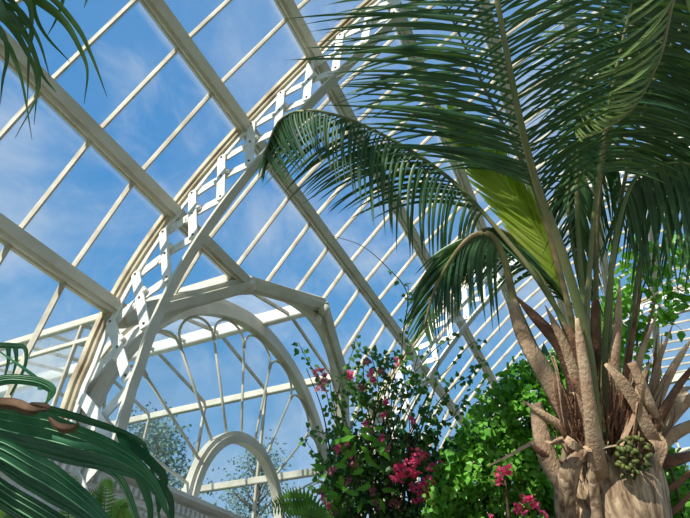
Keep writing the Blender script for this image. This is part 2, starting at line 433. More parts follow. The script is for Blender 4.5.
# arched rib following the opening
fr = []; N = 40
Pc = []
for i in range(N+1):
    a = math.radians(8 + 164*i/N); X = PX0 - .90*math.cos(a); z = .545 + .90*math.sin(a)
    p = surf(deg_of_z(z), X, -.012) if z > .72 else Vector((U*X, surf(13, 0, -.012).y, U*z+EYE)); Pc.append(p)
for i in range(N+1):
    t_ = (Pc[min(i+1, N)] - Pc[max(i-1, 0)]).normalized(); n = Vector((0, 1, .35)).normalized(); n = (n - t_*n.dot(t_)).normalized()
    fr.append((Pc[i], n.cross(t_), n))
m = MB(); w = .019*u
m.sweep([(-w, .035*u), (-w, -.006*u), (-w*.4, -.016*u), (w*.4, -.016*u), (w, -.006*u), (w, .035*u)], fr); m.build('arched_rib', PAINT, porch)
YO, YE = 1.38, 3.5
RZ, EZ = 1.49, 1.365
EX0, EX1 = PX0-.485, PX0+.485
def ybeam(name, X, z, w, h, mt, ya=YO, yb=YE):
    m = MB(); m.beam(S(X, ya, z), S(X, yb, z), Vector((0, 0, 1)), w*U, h*U); return m.build(name, mt, porch)
ybeam('ridge_beam', PX0, RZ, .04, .07, PAINTW, 1.06)
ybeam('eave_beam', EX0, EZ+.015, .03, .04, PAINT, 1.15); ybeam('eave_beam', EX1, EZ-.01, .03, .04, PAINT, 1.15)
ybeam('side_rail', EX0, 1.268, .02, .022, PAINT, 1.35)
ybeam('side_rail', EX1, .861, .03, .035, PAINT, 1.24); ybeam('side_rail', EX0, .80, .03, .035, PAINT, 1.36) if False else None
for X in (EX0, EX1):
    m = MB(); m.beam(S(X, YO-.1, .42), S(X, YE, .42), Vector((0, 0, 1)), .05*U, .06*U); m.build('side_sill', PAINT, porch)
y = 1.2; k = 0
while y < YE:
    m = MB(); m.beam(S(PX0, y, RZ-.012), S(EX0, y, EZ), Vector((0, 0, 1)), .011*U, .018*U); m.build('rafter_bar', BARM, porch)
    if k % 2 == 0:
        m = MB(); m.beam(S(PX0, y, RZ-.012), S(EX1, y, EZ), Vector((0, 0, 1)), .012*U, .018*U); m.build('rafter_bar', BARM, porch)
        if y > 1.35:
            for X in (EX0, EX1):
                if X == EX0 and k % 4: continue
                m = MB(); m.beam(S(X, y, .42), S(X, y, EZ), Vector((1, 0, 0)), .013*U, .018*U); m.build('wall_bar', BARM, porch)
    y += .212; k += 1
m = MB(); quad(m, [S(EX0, 1.14, EZ), S(PX0, 1.05, RZ), S(PX0, YE, RZ), S(EX0, YE, EZ)]); m.build('left_roof_glass', GLASSM, porch)
m = MB(); quad(m, [S(PX0, 1.05, RZ), S(EX1, 1.14, EZ), S(EX1, YE, EZ), S(PX0, YE, RZ)]); m.build('right_roof_glass', GLASSC, porch)
for X in (EX0, EX1):
    m = MB(); quad(m, [S(X, YO, .42), S(X, 2.05, .42), S(X, 2.05, EZ), S(X, YO, EZ)]); m.build('side_glass', GLASSC, porch)
    m = MB(); quad(m, [S(X, 2.05, .42), S(X, YE, .42), S(X, YE, EZ), S(X, 2.05, EZ)]); m.build('side_glass', GLASSL if X == EX0 else GLASSC, porch)
m = MB()
m.add([S(EX0, YE, .42), S(EX1, YE, .42), S(EX1, YE, EZ), S(PX0, YE, RZ), S(EX0, YE, EZ)], [(0, 1, 2, 3, 4)], False); m.build('gable_glass', GLASSC, porch)
m = MB()
for s_ in (-1, 1): m.beam(S(PX0, YE, RZ), S(PX0+s_*.485, YE, EZ), Vector((0, 1, 0)), .03*U, .03*U)
m.build('gable_frame', PAINT, porch)
for X in (EX0, EX1):
    m = MB(); m.beam(S(X, (YO+YE)/2, -.8), S(X, (YO+YE)/2, .4), Vector((0, 1, 0)), .06*U, (YE-YO)*U); m.build('side_wall', PAINT, porch)

# ------------------------------------------------------------------ arched fanlight window (in the wall)
AXC, AZC, AY = 1.935, .54, 1.365
win = bpy.data.objects.new('window_1', None); C.objects.link(win); win.location = S(AXC, AY, -.8)
tag(win, 'large round-headed window with looped fan tracery over a smaller arch', 'window', None, 'structure')
def arch_band(name, r0, r1, y0, y1, mt, zleg=.42, N=48, lip=0):
    m = MB(); pts = []
    for i in range(N+1):
        a = PI*i/N; pts.append((math.cos(a), math.sin(a)))
    vs = []; 
    def ring(c, s_, dz=0):
        rm = (r0+r1)/2
        prof = [(r0, y0), (r0, y1), (r1, y1), (r1, y0+lip), (rm+(r1-r0)*.15, y0+lip), (rm+(r1-r0)*.15, y0)]
        return [S(AXC - c*r, y, AZC + s_*r + dz) for r, y in prof]
    rows = [ring(1, 0, -(AZC-zleg))] + [ring(c, s_) for c, s_ in pts] + [ring(-1, 0, -(AZC-zleg))]
    n = 6
    for r_ in rows: vs += r_
    fs = [(i*n+j, i*n+(j+1) % n, (i+1)*n+(j+1) % n, (i+1)*n+j) for i in range(len(rows)-1) for j in range(n)]
    fs += [tuple(range(n)), tuple((len(rows)-1)*n+j for j in range(n))]
    m.add(vs, fs); return m.build(name, mt, win)
arch_band('outer_arch', .842, .925, AY-.03, AY+.012, PAINT, lip=.012)
arch_band('inner_arch', .297, .345, AY-.025, AY+.014, PAINT, lip=.01)
def pol(r, deg, dy=0): a = math.radians(deg); return S(AXC - r*math.cos(a), AY+dy, AZC + r*math.sin(a))
angs = [9 + 18*i for i in range(10)]
rb = .0058*U
for a in angs:
    m = MB(); m.tube([pol(.34, a), pol(.5, a), pol(.735, a)], rb, 8); m.build('fan_bar', PAINT, win)
gaps = [(a+b)/2 for a, b in zip(angs, angs[1:])]
for g in gaps:
    P = []
    for i in range(15):
        s_ = PI*i/14; P.append(pol(.735 + .102*math.sin(s_)**.8, g - 8.75*math.cos(s_)))
    m = MB(); m.tube(P, rb, 8); m.build('loop_bar', PAINT, win)
for s_ in (-1, 1):
    P = [pol(.735 + .102*math.sin(PI*i/28)**.8, (90 - s_*81) + s_*9*0 + (-s_)*(9 - 9*(1-math.cos(PI*i/28)) if False else 9*(math.sin(PI*i/28)))) for i in range(15)]
    m = MB(); m.tube(P, rb, 8); m.build('loop_bar', PAINT, win)
m = MB(); N = 40
vs = [pol(.82, 0, .012)] ; vs = [S(AXC-.82, AY+.012, .45)] + [pol(.82, 180*i/N, .012) for i in range(N+1)] + [S(AXC+.82, AY+.012, .45)]
m.add(vs, [tuple(range(len(vs)))]); m.build('glass_pane', GLASSC, win)

# ------------------------------------------------------------------ wall, moulded ledge, floor, far wall, end wall
def struct(o, label=None, cat=None): o['kind'] = 'structure'; (label and o.__setitem__('label', label)); return o
m = MB(); YW = 1.27
m.beam(S((XA+XB)/2, YW+.05, -.8), S((XA+XB)/2, YW+.05, .44), Vector((0, 1, 0)), (XB-XA)*U, .10*U)
for i in range(int((XB-XA)/.045)):                    # reeded facing
    X = XA + .02 + .045*i
    m.beam(S(X, YW-.002, -.6), S(X, YW-.002, .385), Vector((0, 1, 0)), .026*U, .014*U)
struct(m.build('wall_left', PAINTW), 'low white reeded wall under the arched window')
m = MB()
prof = [(0, .41), (-.014, .41), (-.018, .425), (-.030, .43), (-.030, .436), (-.022, .44), (-.022, .478), (-.044, .483), (-.060, .490), (-.062, .502), (-.052, .507), (-.03, .51), (.13, .51), (.13, .41)]
vs = []
for X in (XA, XB): vs += [S(X, YW+a, z-.005) for a, z in prof]
n = len(prof); m.add(vs, [(j, (j+1) % n, n+(j+1) % n, n+j) for j in range(n)] + [tuple(range(n)), tuple(n+j for j in range(n))])
trim = struct(m.build('trim_1', PAINTW), 'moulded white ledge with a row of small dentils')
m = MB(); X = XA + .01
while X < XB:
    m.beam(S(X, YW-.030, .443), S(X, YW-.030, .466), Vector((0, 1, 0)), .012*U, .020*U); X += .024
d = m.build('dentil_row', PAINTW, trim)
m = MB(); X = XA + .01
while X < XB:
    m.ball(S(X, YW-.022, .412), .0065*U, nu=6, nv=4); X += .024
m.build('bead_row', PAINTW, trim)
m = MB(); m.beam(S((XA+XB)/2, CYY, -.8) + Vector((0, 0, -.1)), S((XA+XB)/2, CYY, -.8), Vector((0, 1, 0)), (XB-XA)*U, 5.4*U)
struct(m.build('floor', STONE), 'stone floor of the glasshouse')
m = MB(); yf = 2*CYY-yv
m.beam(S((XA+XB)/2, yf, -.8), S((XA+XB)/2, yf, -.1), Vector((0, 1, 0)), (XB-XA)*U, .1*U)
struct(m.build('wall_right', PAINTW), 'low white wall on the far side')
# glazed end wall
m = MB()
vs = []
prof = [(yv, -.8)] + [(surf(d, 0).y/U, (surf(d, 0).z-EYE)/U) for d in [13+2*i for i in range(78)]] + [(2*CYY-yv, -.8)]
m.add([S(XB, y, z) for y, z in prof], [tuple(range(len(prof)))]); wb = struct(m.build('wall_back', GLASSC), 'glazed end wall of the vault')
m = MB(); fr = []
for d in [13+2*i for i in range(78)]:
    a, n = nrm_at(d, GAP); fr.append((surf(d, XB), xax, n))
m.sweep([(-.03*u, -.06*u), (.03*u, -.06*u), (.03*u, .02*u), (-.03*u, .02*u)], fr); m.build('end_frame', PAINT, wb)
for z in (.55, 1.35, 2.0):
    hw = 0
    for y, zz in prof:
        if zz >= z and y > CYY: hw = max(hw, y - CYY)
    m = MB(); m.beam(S(XB, CYY-hw, z), S(XB, CYY+hw, z), Vector((0, 0, 1)), .05*U, .045*U); m.build('transom', PAINT, wb)
y = yv - .2
while y > 2*CYY - yv:
    zt_ = -.8
    for (ya, za), (yb_, zb_) in zip(prof, prof[1:]):
        if (ya-y)*(yb_-y) <= 0 and ya != yb_: zt_ = za + (zb_-za)*(y-ya)/(yb_-ya)
    m = MB(); m.beam(S(XB, y, -.8), S(XB, y, zt_), Vector((1, 0, 0)), .02*U, .03*U); m.build('mullion', BARM, wb)
    y -= .28
m = MB(); m.beam(Vector((0, 0, -.4)), Vector((0, 0, -.12)), Vector((0, 1, 0)), 160, 160)
struct(m.build('ground', GRASS), 'lawn outside the glasshouse')

# ================================================================== PLANTS
def gnd(v): return Vector((v.x, v.y, 0))
def frond(parent, rach, left=None, right=None, n=60, rad=(.022, .004), u0=0.0, lw=.013, mt=PALM, rm=RACH, sag=.10, fwdb=.18, flat=.6, jit=.035, seed=1, deadtip=0):
    """rach: [(px,py,d)...]; left/right: [(u, px, py, d)...] leaflet tips keyed on rachis index u."""
    rnd = random.Random(seed)
    P = [at(*p) for p in rach]; f = spline(P, 40); K = len(P)-1
    path = [f(K*i/44) for i in range(45)]
    rr = [rad[0] + (rad[1]-rad[0])*(i/44)**.8 for i in range(45)]
    wd = RT
    m = MB(); m.tube(path, rr, 9, flat=flat, wdir=wd)
    fo = m.build('frond', rm, parent)
    lm = MB()
    for T in (left, right):
        if not T: continue
        T = sorted(T); ua, ub = T[0][0], T[-1][0]
        TP = [at(*t[1:]) for t in T]; us = [t[0] for t in T]
        g = spline(TP, 10)
        for i in range(n):
            uu = ua + (ub-ua)*(i + rnd.uniform(-.3, .3))/(n-1); uu = max(ua, min(ub, uu))
            q = 0
            for j in range(len(us)-1):
                if us[j] <= uu <= us[j+1]: q = j + (uu-us[j])/(us[j+1]-us[j])
            B = f(uu); tip = g(q); Ln = (tip-B).length
            tip = tip + Vector([rnd.gauss(0, jit*Ln) for _ in range(3)]); tip = B + (tip-B)*rnd.uniform(.84, 1.06)
            D = tip-B; tg = (f(uu+.05)-f(uu-.05)).normalized()
            c1 = B + D*.33 + tg*fwdb*Ln*.6 + Vector((0, 0, sag*Ln*.8)); c2 = B + D*.70 + tg*fwdb*Ln*.35 + Vector((0, 0, sag*Ln*.75))
            S_ = 9; pts = []
            for k in range(S_+1):
                t = k/S_; pts.append(B*(1-t)**3 + c1*3*t*(1-t)**2 + c2*3*t*t*(1-t) + tip*t**3)
            W = lw*rnd.uniform(.8, 1.15)*min(1, .55+Ln*.6)
            hw = [W*lerpk([(0, .45), (.15, .9), (.35, 1), (.7, .7), (.92, .3), (1, .03)], k/S_) for k in range(S_+1)]
            tw = rnd.gauss(0, .35); wv = (tg*math.cos(tw) + Vector((0, 0, 1))*math.sin(tw) + D.cross(tg).normalized()*.35)
            lm.ribbon(pts, hw, wv, fold=.45, m=1)
    o = lm.build('leaflets', mt, fo)
    return fo

# ---------------------------------------------------------------- feature palm
TD = 3.0
pb = at(608, 505, TD); pbase = gnd(pb)
palm = thing('feather_palm', pbase, 'tall feather palm with ragged dry leaf bases and long arching fronds', 'palm tree')
m = MB(); seg = 48; rows = []
axis_top = at(606, 425, TD)
prof = [(0, .30), (.3, .25), (1.0, .215), (1.6, .21), (2.0, .23), (2.2, .255), (2.32, .275), (2.44, .285), (2.56, .275), (2.66, .245), (2.76, .20), (2.86, .14), (2.98, .08)]
vs = []
for zz, r in [(prof[i][0] + (prof[i+1][0]-prof[i][0])*k/4, prof[i][1] + (prof[i+1][1]-prof[i][1])*k/4) for i in range(len(prof)-1) for k in range(4)]:
    cx_ = pbase.x + (axis_top.x-pbase.x)*max(0, zz-2)*.8; cy_ = pbase.y + (axis_top.y-pbase.y)*max(0, zz-2)*.8
    for j in range(seg):
        a = 2*PI*j/seg
        rr = r*(1 + .05*math.sin(a*3+zz*7) + .045*noise.noise(Vector((math.cos(a)*2.5, math.sin(a)*2.5, zz*2.2))) * 2 + .02*noise.noise(Vector((a*7, zz*5, 3))) )
        if zz < 2.1: rr *= 1 + .03*math.sin(zz*40)
        vs.append(Vector((cx_ + rr*math.cos(a), cy_ + rr*math.sin(a), zz)))
nr = len(vs)//seg
m.add(vs, [(i*seg+j, i*seg+(j+1) % seg, (i+1)*seg+(j+1) % seg, (i+1)*seg+j) for i in range(nr-1) for j in range(seg)] + [tuple((nr-1)*seg+j for j in range(seg))], True)
m.build('trunk', FIBRE, palm)

def stub(pts, hw, mt=HUSK, thick=.2, n=18, name='dry_leaf_base', wdir=None, ragged=0):
    path = curve(pts, n); hs = [lerpk(hw, i/(n-1)) for i in range(n)]
    m = MB(); wd = wdir or RT
    # channelled section: outer convex back, inner hollow
    fr = []
    for i, p in enumerate(path):
        t = (path[min(i+1, n-1)] - path[max(i-1, 0)]).normalized(); a = (wd - t*wd.dot(t)).normalized(); b = t.cross(a)
        fr.append((p, a, b))
    vs = []; ks = 10
    for i, (p, a, b) in enumerate(fr):
        h = hs[i]
        for k in range(ks):
            q = 2*PI*k/ks; x = math.cos(q); y = math.sin(q)
            yy = y*thick*h if y < 0 else y*thick*h*.25 - (1-abs(x))*0
            yy += abs(x)**2*h*.25
            vs.append(p + a*(x*h) + b*yy + (a*x+b*y)*h*.12*noise.noise(p*9+Vector((k, 0, 0))))
    fs = [(i*ks+j, i*ks+(j+1) % ks, (i+1)*ks+(j+1) % ks, (i+1)*ks+j) for i in range(n-1) for j in range(ks)]
    fs += [tuple(range(ks))[::-1], tuple((n-1)*ks+j for j in range(ks))]
    m.add(vs, fs, True); return m.build(name, mt, palm)
H = lambda a, b=None, c=.002: [(0, a), (.35, b or a*.95), (.8, (b or a)*.55), (1, c)]
# (points, half-width key list, material)
STUBS = [
 ([(601, 478, 2.70), (592, 420, 2.66), (584, 362, 2.68), (577, 318, 2.71)], [(0, .05), (.4, .036), (.8, .026), (1, .010)], HUSK),
 ([(588, 455, 2.85), (568, 412, 2.85), (545, 372, 2.88), (524, 335, 2.92), (512, 300, 2.95)], [(0, .06), (.5, .052), (1, .03)], HUSK),
 ([(592, 440, 2.9), (577, 385, 2.88), (560, 345, 2.88), (536, 318, 2.9), (514, 294, 2.92)], H(.05, .045), HUSKD),
 ([(597, 440, 2.9), (580, 385, 2.85), (565, 345, 2.85), (545, 305, 2.88)], H(.05, .04), HUSK),
 ([(582, 520, 2.80), (560, 480, 2.80), (545, 447, 2.82), (538, 412, 2.86), (541, 402, 2.86)], [(0, .03), (.4, .055), (.8, .04), (1, .004)], HUSK),
 ([(580, 450, 2.86), (562, 428, 2.84), (540, 412, 2.84), (522, 400, 2.86)], H(.035, .025), HUSK),
 ([(566, 438, 2.88), (535, 442, 2.85), (510, 455, 2.83), (488, 466, 2.82)], [(0, .014), (1, .004)], HUSK),
 ([(574, 470, 2.85), (555, 462, 2.82), (540, 452, 2.8), (530, 444, 2.8)], H(.025), HUSKD),
 ([(612, 440, 2.9), (612, 380, 2.86), (618, 330, 2.86), (620, 280, 2.86)], H(.04, .036), HUSK),
 ([(604, 440, 2.95), (600, 380, 2.95), (597, 335, 2.95), (596, 300, 2.95)], [(0, .035), (.9, .028), (1, .02)], HUSKD),
 ([(618, 440, 2.98), (626, 380, 2.98), (634, 330, 2.98), (642, 272, 2.98)], [(0, .03), (.4, .02), (1, .004)], HUSKD),
 ([(622, 440, 2.98), (636, 385, 2.98), (646, 335, 2.98), (657, 295, 2.98)], [(0, .026), (.5, .012), (1, .004)], HUSKD),
 ([(628, 445, 2.9), (636, 400, 2.85), (640, 360, 2.82), (657, 314, 2.8)], H(.04, .03), HUSK),
 ([(625, 450, 2.85), (620, 400, 2.8), (616, 360, 2.78), (622, 318, 2.78)], H(.045, .036), HUSK),
 ([(632, 450, 2.95), (648, 405, 2.95), (658, 365, 2.95), (673, 324, 2.95)], H(.036, .024), HUSK),
 ([(640, 455, 2.92), (655, 410, 2.9), (672, 372, 2.9), (694, 335, 2.9)], H(.05, .036), HUSK),
 ([(640, 455, 2.85), (660, 420, 2.8), (680, 385, 2.8), (708, 350, 2.8)], H(.045, .03), HUSKD),
 ([(640, 462, 2.95), (662, 430, 2.95), (690, 400, 2.98), (716, 380, 3.0)], H(.05, .04), HUSK),
 ([(640, 468, 3.0), (668, 440, 3.0), (694, 425, 3.0), (726, 414, 3.0)], H(.055, .045), HUSK),
 ([(640, 478, 2.98), (668, 462, 2.98), (694, 455, 3.0), (720, 452, 3.0)], H(.045, .035), HUSKD),
 ([(650, 495, 2.9), (672, 488, 2.88), (694, 470, 2.88), (712, 452, 2.9)], H(.03, .02), HUSKD),
 ([(646, 520, 2.9), (672, 512, 2.9), (690, 495, 2.9), (706, 476, 2.9)], H(.03, .02), HUSKD),
 # broken bent blades hanging over the crown
 ([(605, 364, 2.72), (618, 378, 2.7), (633, 400, 2.7), (648, 430, 2.7), (660, 446, 2.72)], [(0, .01), (.3, .03), (.8, .034), (1, .012)], HUSK),
 ([(664, 428, 2.74), (652, 408, 2.7), (642, 384, 2.7), (632, 362, 2.72)], [(0, .004), (.4, .03), (1, .024)], HUSK),
 ([(652, 436, 2.72), (660, 446, 2.7), (659, 462, 2.7), (656, 479, 2.7)], [(0, .038), (.4, .036), (1, .002)], HUSK),
 ([(545, 441, 2.74), (553, 444, 2.7), (566, 441, 2.68), (580, 448, 2.68), (604, 446, 2.69), (628, 444, 2.74)], [(0, .012), (.3, .03), (.6, .02), (1, .016)], HUSK),
 ([(625, 484, 2.7), (640, 497, 2.68), (652, 512, 2.68), (662, 530, 2.7)], [(0, .008), (.4, .026), (1, .024)], HUSK),
 ([(600, 430, 2.85), (588, 380, 2.83), (574, 340, 2.83), (562, 322, 2.84)], H(.04, .034), HUSKD),
]
for p, h, mt_ in STUBS: stub(p, h, mt_)
# loose dark fibres between the bases
rs = random.Random(77); m = MB()
for i in range(260):
    x0 = rs.uniform(572, 648); y0 = rs.uniform(425, 475); d = rs.uniform(2.74, 2.95); x1 = x0 + rs.gauss(0, 9) + (x0-610)*.25; y1 = y0 - rs.uniform(20, 70)
    pp = curve([(x0, y0, d), ((x0+x1)/2 + rs.gauss(0, 4), (y0+y1)/2, d - .02), (x1, y1, d)], 7)
    m.ribbon(pp, [.005, .005, .0045, .004, .003, .002, .0008], RT, fold=.3, m=1)
tag(m.build('loose_fibres', HUSKD, palm), 'dark shaggy fibres', None, None, 'stuff')
for q in range(16):                                    # flat torn straps with bright edges
    x0 = rs.uniform(575, 650); d = rs.uniform(2.72, 2.86); x1 = x0 + (x0-610)*rs.uniform(.4, 1.3) + rs.gauss(0, 8); y1 = rs.uniform(335, 410)
    if 586 < x1 < 622: x1 += 40 if x0 > 606 else -32
    pp = curve([(x0, 462, d), ((x0+x1)/2, 420, d - .03), ((x0+3*x1)/4, (y1+400)/2, d - .03), (x1, y1, d)], 14)
    m = MB(); W = rs.uniform(.014, .034); m.ribbon(pp, [lerpk([(0, W), (.6, W*.8), (.9, W*.35), (1, .001)], i/13) for i in range(14)], [RT*math.cos(.09*i+q) + FW*math.sin(.09*i+q)*.8 for i in range(14)], fold=.35, m=2)
    m.build('torn_strap', HUSK if q % 3 else HUSKD, palm)
rs = random.Random(5)
for i in range(22):                                    # further small split bases ringing the crown
    x0 = rs.uniform(585, 645); x1 = x0 + (x0-612)*rs.uniform(.7, 1.5) + rs.uniform(-8, 8); y1 = rs.uniform(330, 410); d = rs.uniform(2.95, 3.1)
    stub([(x0, 460, d), ((x0*.6+x1*.4), 425, d), (x1*.8+x0*.2, (y1+425)/2, d), (x1, y1, d)], H(rs.uniform(.018, .04)), rs.choice([HUSK, HUSKD]), n=10)
# sheath cloths wrapped round the trunk top
for pts, h in [([(570, 540, 2.72), (566, 500, 2.72), (574, 465, 2.72), (598, 446, 2.72)], [(0, .05), (.5, .06), (1, .02)]),
               ([(640, 540, 2.74), (622, 505, 2.71), (606, 478, 2.72), (598, 450, 2.74)], [(0, .08), (.6, .06), (1, .02)]),
               ([(600, 540, 2.7), (596, 500, 2.69), (594, 470, 2.7), (596, 440, 2.74)], [(0, .03), (.6, .028), (1, .034)]),
               ([(655, 530, 2.8), (650, 495, 2.78), (636, 470, 2.78), (610, 455, 2.8)], [(0, .05), (.5, .05), (1, .02)])]:
    stub(pts, h, FIBRE, name='leaf_sheath')

# fronds ----------------------------------------------------------
frond(palm, [(599, 468, 2.72), (588, 350, 2.74), (563, 255, 2.72), (537, 185, 2.66), (518, 110, 2.56), (498, 5, 2.46), (484, -80, 2.45), (470, -170, 2.5)],
      left=[(2.95, 390, 150, 2.8), (3.2, 366, 138, 2.8), (4, 318, 80, 2.75), (5, 300, 14, 2.7), (6, 320, -110, 2.7), (7, 380, -240, 2.6)],
      right=[(2.6, 600, 175, 2.5), (3, 640, 112, 2.4), (4, 662, 36, 2.35), (5, 640, -60, 2.3), (6, 600, -150, 2.3), (7, 540, -250, 2.4)],
      n=72, rad=(.034, .006), lw=.0105, sag=.05, fwdb=.10, seed=11)
frond(palm, [(592, 420, 2.95), (572, 320, 3.0), (548, 230, 3.05), (527, 172, 3.08), (492, 103, 3.1), (462, 40, 3.1), (430, -30, 3.1)],
      left=[(2.9, 420, 176, 3.2), (3.1, 392, 166, 3.2), (4, 350, 120, 3.2), (5, 330, 60, 3.2), (6, 340, -70, 3.15)],
      right=[(2.6, 575, 190, 2.9), (3, 585, 150, 2.9), (4, 570, 60, 2.9), (5, 560, -10, 2.9), (6, 530, -90, 2.9)],
      n=36, rad=(.022, .005), lw=.0105, sag=.04, seed=12, rm=RACHD)
# drooping frond reaching left to the lattice arch
frond(palm, [(592, 430, 3.0), (574, 345, 3.05), (540, 283, 3.1), (503, 236, 3.15), (462, 190, 3.2), (425, 160, 3.2), (385, 136, 3.2), (345, 118, 3.2), (308, 110, 3.2), (280, 120, 3.2), (264, 154, 3.2)],
      left=[(3.5, 360, 222, 3.3), (5, 308, 205, 3.3), (6, 285, 192, 3.3), (7, 268, 182, 3.3), (8, 258, 176, 3.25), (10, 262, 186, 3.2)],
      right=[(3.5, 462, 292, 3.05), (4, 446, 290, 3.05), (5, 412, 258, 3.05), (6, 378, 226, 3.05), (7, 345, 190, 3.05), (8, 318, 160, 3.05), (10, 288, 186, 3.1)],
      n=64, rad=(.020, .005), lw=.0115, sag=.14, seed=13)
# low frond folding over left
frond(palm, [(585, 445, 2.95), (556, 395, 2.95), (528, 335, 2.98), (514, 300, 3.0), (505, 262, 3.0), (492, 236, 3.0), (472, 236, 3.0), (452, 258, 3.0), (434, 292, 3.0), (424, 328, 3.0)],
      left=[(4.8, 428, 262, 3.1), (6, 412, 300, 3.1), (7, 404, 322, 3.1), (9, 410, 350, 3.0)],
      right=[(4.6, 498, 330, 2.9), (5.4, 478, 318, 2.9), (6, 462, 320, 2.9), (7, 446, 332, 2.9), (9, 432, 352, 2.95)],
      n=50, rad=(.034, .006), lw=.012, sag=.16, seed=14, rm=RACHD)
# one arching right behind it
frond(palm, [(590, 430, 3.1), (572, 350, 3.12), (545, 285, 3.15), (515, 240, 3.2), (490, 228, 3.2), (465, 240, 3.2)],
      left=[(2.2, 500, 300, 3.15), (3, 470, 290, 3.2), (5, 440, 300, 3.2)],
      right=[(1.8, 590, 320, 3.1), (2.4, 572, 310, 3.1), (3, 556, 286, 3.1), (4, 530, 270, 3.1), (5, 500, 262, 3.1)],
      n=34, rad=(.022, .005), lw=.013, sag=.1, seed=15)
# young pale green frond, still nearly closed
frond(palm, [(592, 420, 3.1), (575, 330, 3.12), (548, 250, 3.15), (505, 185, 3.18), (472, 140, 3.2), (448, 112, 3.2)],
      left=[(1.3, 514, 240, 3.2), (2.0, 482, 200, 3.2), (2.6, 462, 170, 3.22), (3.5, 444, 135, 3.22), (5, 434, 104, 3.22)],
      right=[(1.3, 540, 205, 3.2), (2.0, 520, 172, 3.2), (2.6, 500, 140, 3.22), (3.5, 478, 118, 3.22), (5, 446, 100, 3.22)],
      n=84, rad=(.02, .005), lw=.022, sag=.0, fwdb=.05, jit=.01, mt=PALMY, rm=PALMY, seed=16)
# upright middle stalks
frond(palm, [(600, 440, 2.9), (588, 340, 2.95), (580, 260, 3.0), (577, 180, 3.0), (584, 100, 2.95), (602, 20, 2.9), (630, -60, 2.85), (670, -130, 2.8)],
      left=[(2.4, 556, 285, 3.1), (3, 540, 240, 3.1), (4, 530, 150, 3.1), (5, 520, 60, 3.1), (7, 560, -100, 3.0)],
      right=[(2.4, 588, 300, 3.1), (3, 604, 215, 3.1), (4, 660, 130, 3.1), (5, 700, 70, 3.0), (7, 780, -80, 2.9)],
      n=46, rad=(.020, .005), lw=.012, sag=.05, seed=17)
frond(palm, [(606, 440, 2.8), (588, 345, 2.82), (591, 250, 2.84), (600, 165, 2.85), (612, 90, 2.8), (630, 10, 2.75), (650, -70, 2.7)],
      left=[(2.9, 548, 170, 2.9), (4, 530, 75, 2.85), (5, 530, 5, 2.8), (6, 560, -80, 2.8)],
      right=[(2.9, 690, 190, 2.8), (4, 735, 120, 2.7), (5, 760, 50, 2.7), (6, 770, -30, 2.7)],
      n=52, rad=(.020, .005), lw=.0135, sag=.08, seed=18)
# curled pale tip of an arching frond hanging in from the top right
frond(palm, [(602, 430, 3.0), (596, 290, 3.05), (604, 150, 3.0), (645, 0, 2.75), (690, -60, 2.45), (672, 5, 2.4), (660, 57, 2.4), (634, 107, 2.42), (604, 130, 2.44), (578, 138, 2.46)],
      left=[(4.6, 560, 40, 2.5), (5, 552, 86, 2.5), (6, 582, 80, 2.5), (7, 588, 100, 2.5), (8, 585, 112, 2.5), (9, 575, 130, 2.5)],
      right=[(4.6, 700, 40, 2.35), (5, 600, 62, 2.34), (6, 610, 88, 2.34), (7, 600, 116, 2.34), (9, 582, 142, 2.4)],
      n=24, rad=(.018, .003), lw=.011, jit=.06, sag=-.05, mt=PALML, rm=RACHD, seed=19)
# right-hand frond with hanging leaflets
frond(palm, [(603, 440, 2.85), (605, 340, 2.88), (611, 275, 2.9), (621, 215, 2.92), (636, 178, 2.95), (662, 164, 2.98), (694, 165, 3.0), (740, 180, 3.0), (780, 215, 3.0)],
      left=[(2.7, 590, 275, 3.0), (3.4, 602, 262, 3.0), (4, 622, 276, 3.0), (5, 648, 290, 3.0), (6, 676, 292, 3.0), (8, 750, 310, 3.0)],
      right=[(3.2, 640, 285, 2.9), (4, 660, 298, 2.85), (5, 690, 285, 2.8), (6, 715, 280, 2.8), (8, 800, 300, 2.8)],
      n=44, rad=(.019, .005), lw=.011, sag=.16, seed=20)
# dense dark fronds filling the top right
frond(palm, [(612, 440, 3.05), (610, 330, 3.1), (616, 230, 3.15), (640, 120, 3.15), (680, 30, 3.1), (740, -40, 3.0), (800, -90, 3.0)],
      left=[(2.9, 540, 170, 3.2), (3.5, 560, 110, 3.2), (4, 580, 20, 3.1), (5, 620, -70, 3.1), (6, 680, -160, 3.0)],
      right=[(2.3, 690, 215, 3.1), (2.9, 730, 200, 3.1), (3.5, 770, 160, 3.0), (4, 820, 110, 3.0), (5, 860, 40, 3.0), (6, 900, -20, 3.0)],
      n=86, rad=(.018, .005), lw=.0155, sag=.08, seed=21)
frond(palm, [(618, 440, 3.15), (630, 330, 3.2), (646, 230, 3.25), (670, 140, 3.25), (706, 60, 3.2), (760, 0, 3.2)],
      left=[(2.6, 575, 180, 3.3), (3, 590, 110, 3.3), (4, 620, 10, 3.2), (5, 660, -80, 3.2)],
      right=[(2.2, 740, 225, 3.2), (3, 780, 190, 3.2), (4, 830, 120, 3.1), (5, 860, 60, 3.1)],
      n=70, rad=(.018, .005), lw=.0155, sag=.08, seed=22)
frond(palm, [(610, 440, 3.2), (590, 330, 3.3), (572, 240, 3.35), (568, 180, 3.4), (582, 140, 3.4), (600, 130, 3.4)],
      left=[(1.8, 545, 300, 3.4), (3, 538, 268, 3.4), (4, 545, 235, 3.4), (5, 560, 225, 3.4)],
      right=[(1.8, 606, 330, 3.3), (3, 600, 285, 3.3), (4, 612, 245, 3.3), (5, 625, 230, 3.3)],
      n=34, rad=(.02, .005), lw=.014, sag=.1, seed=23)
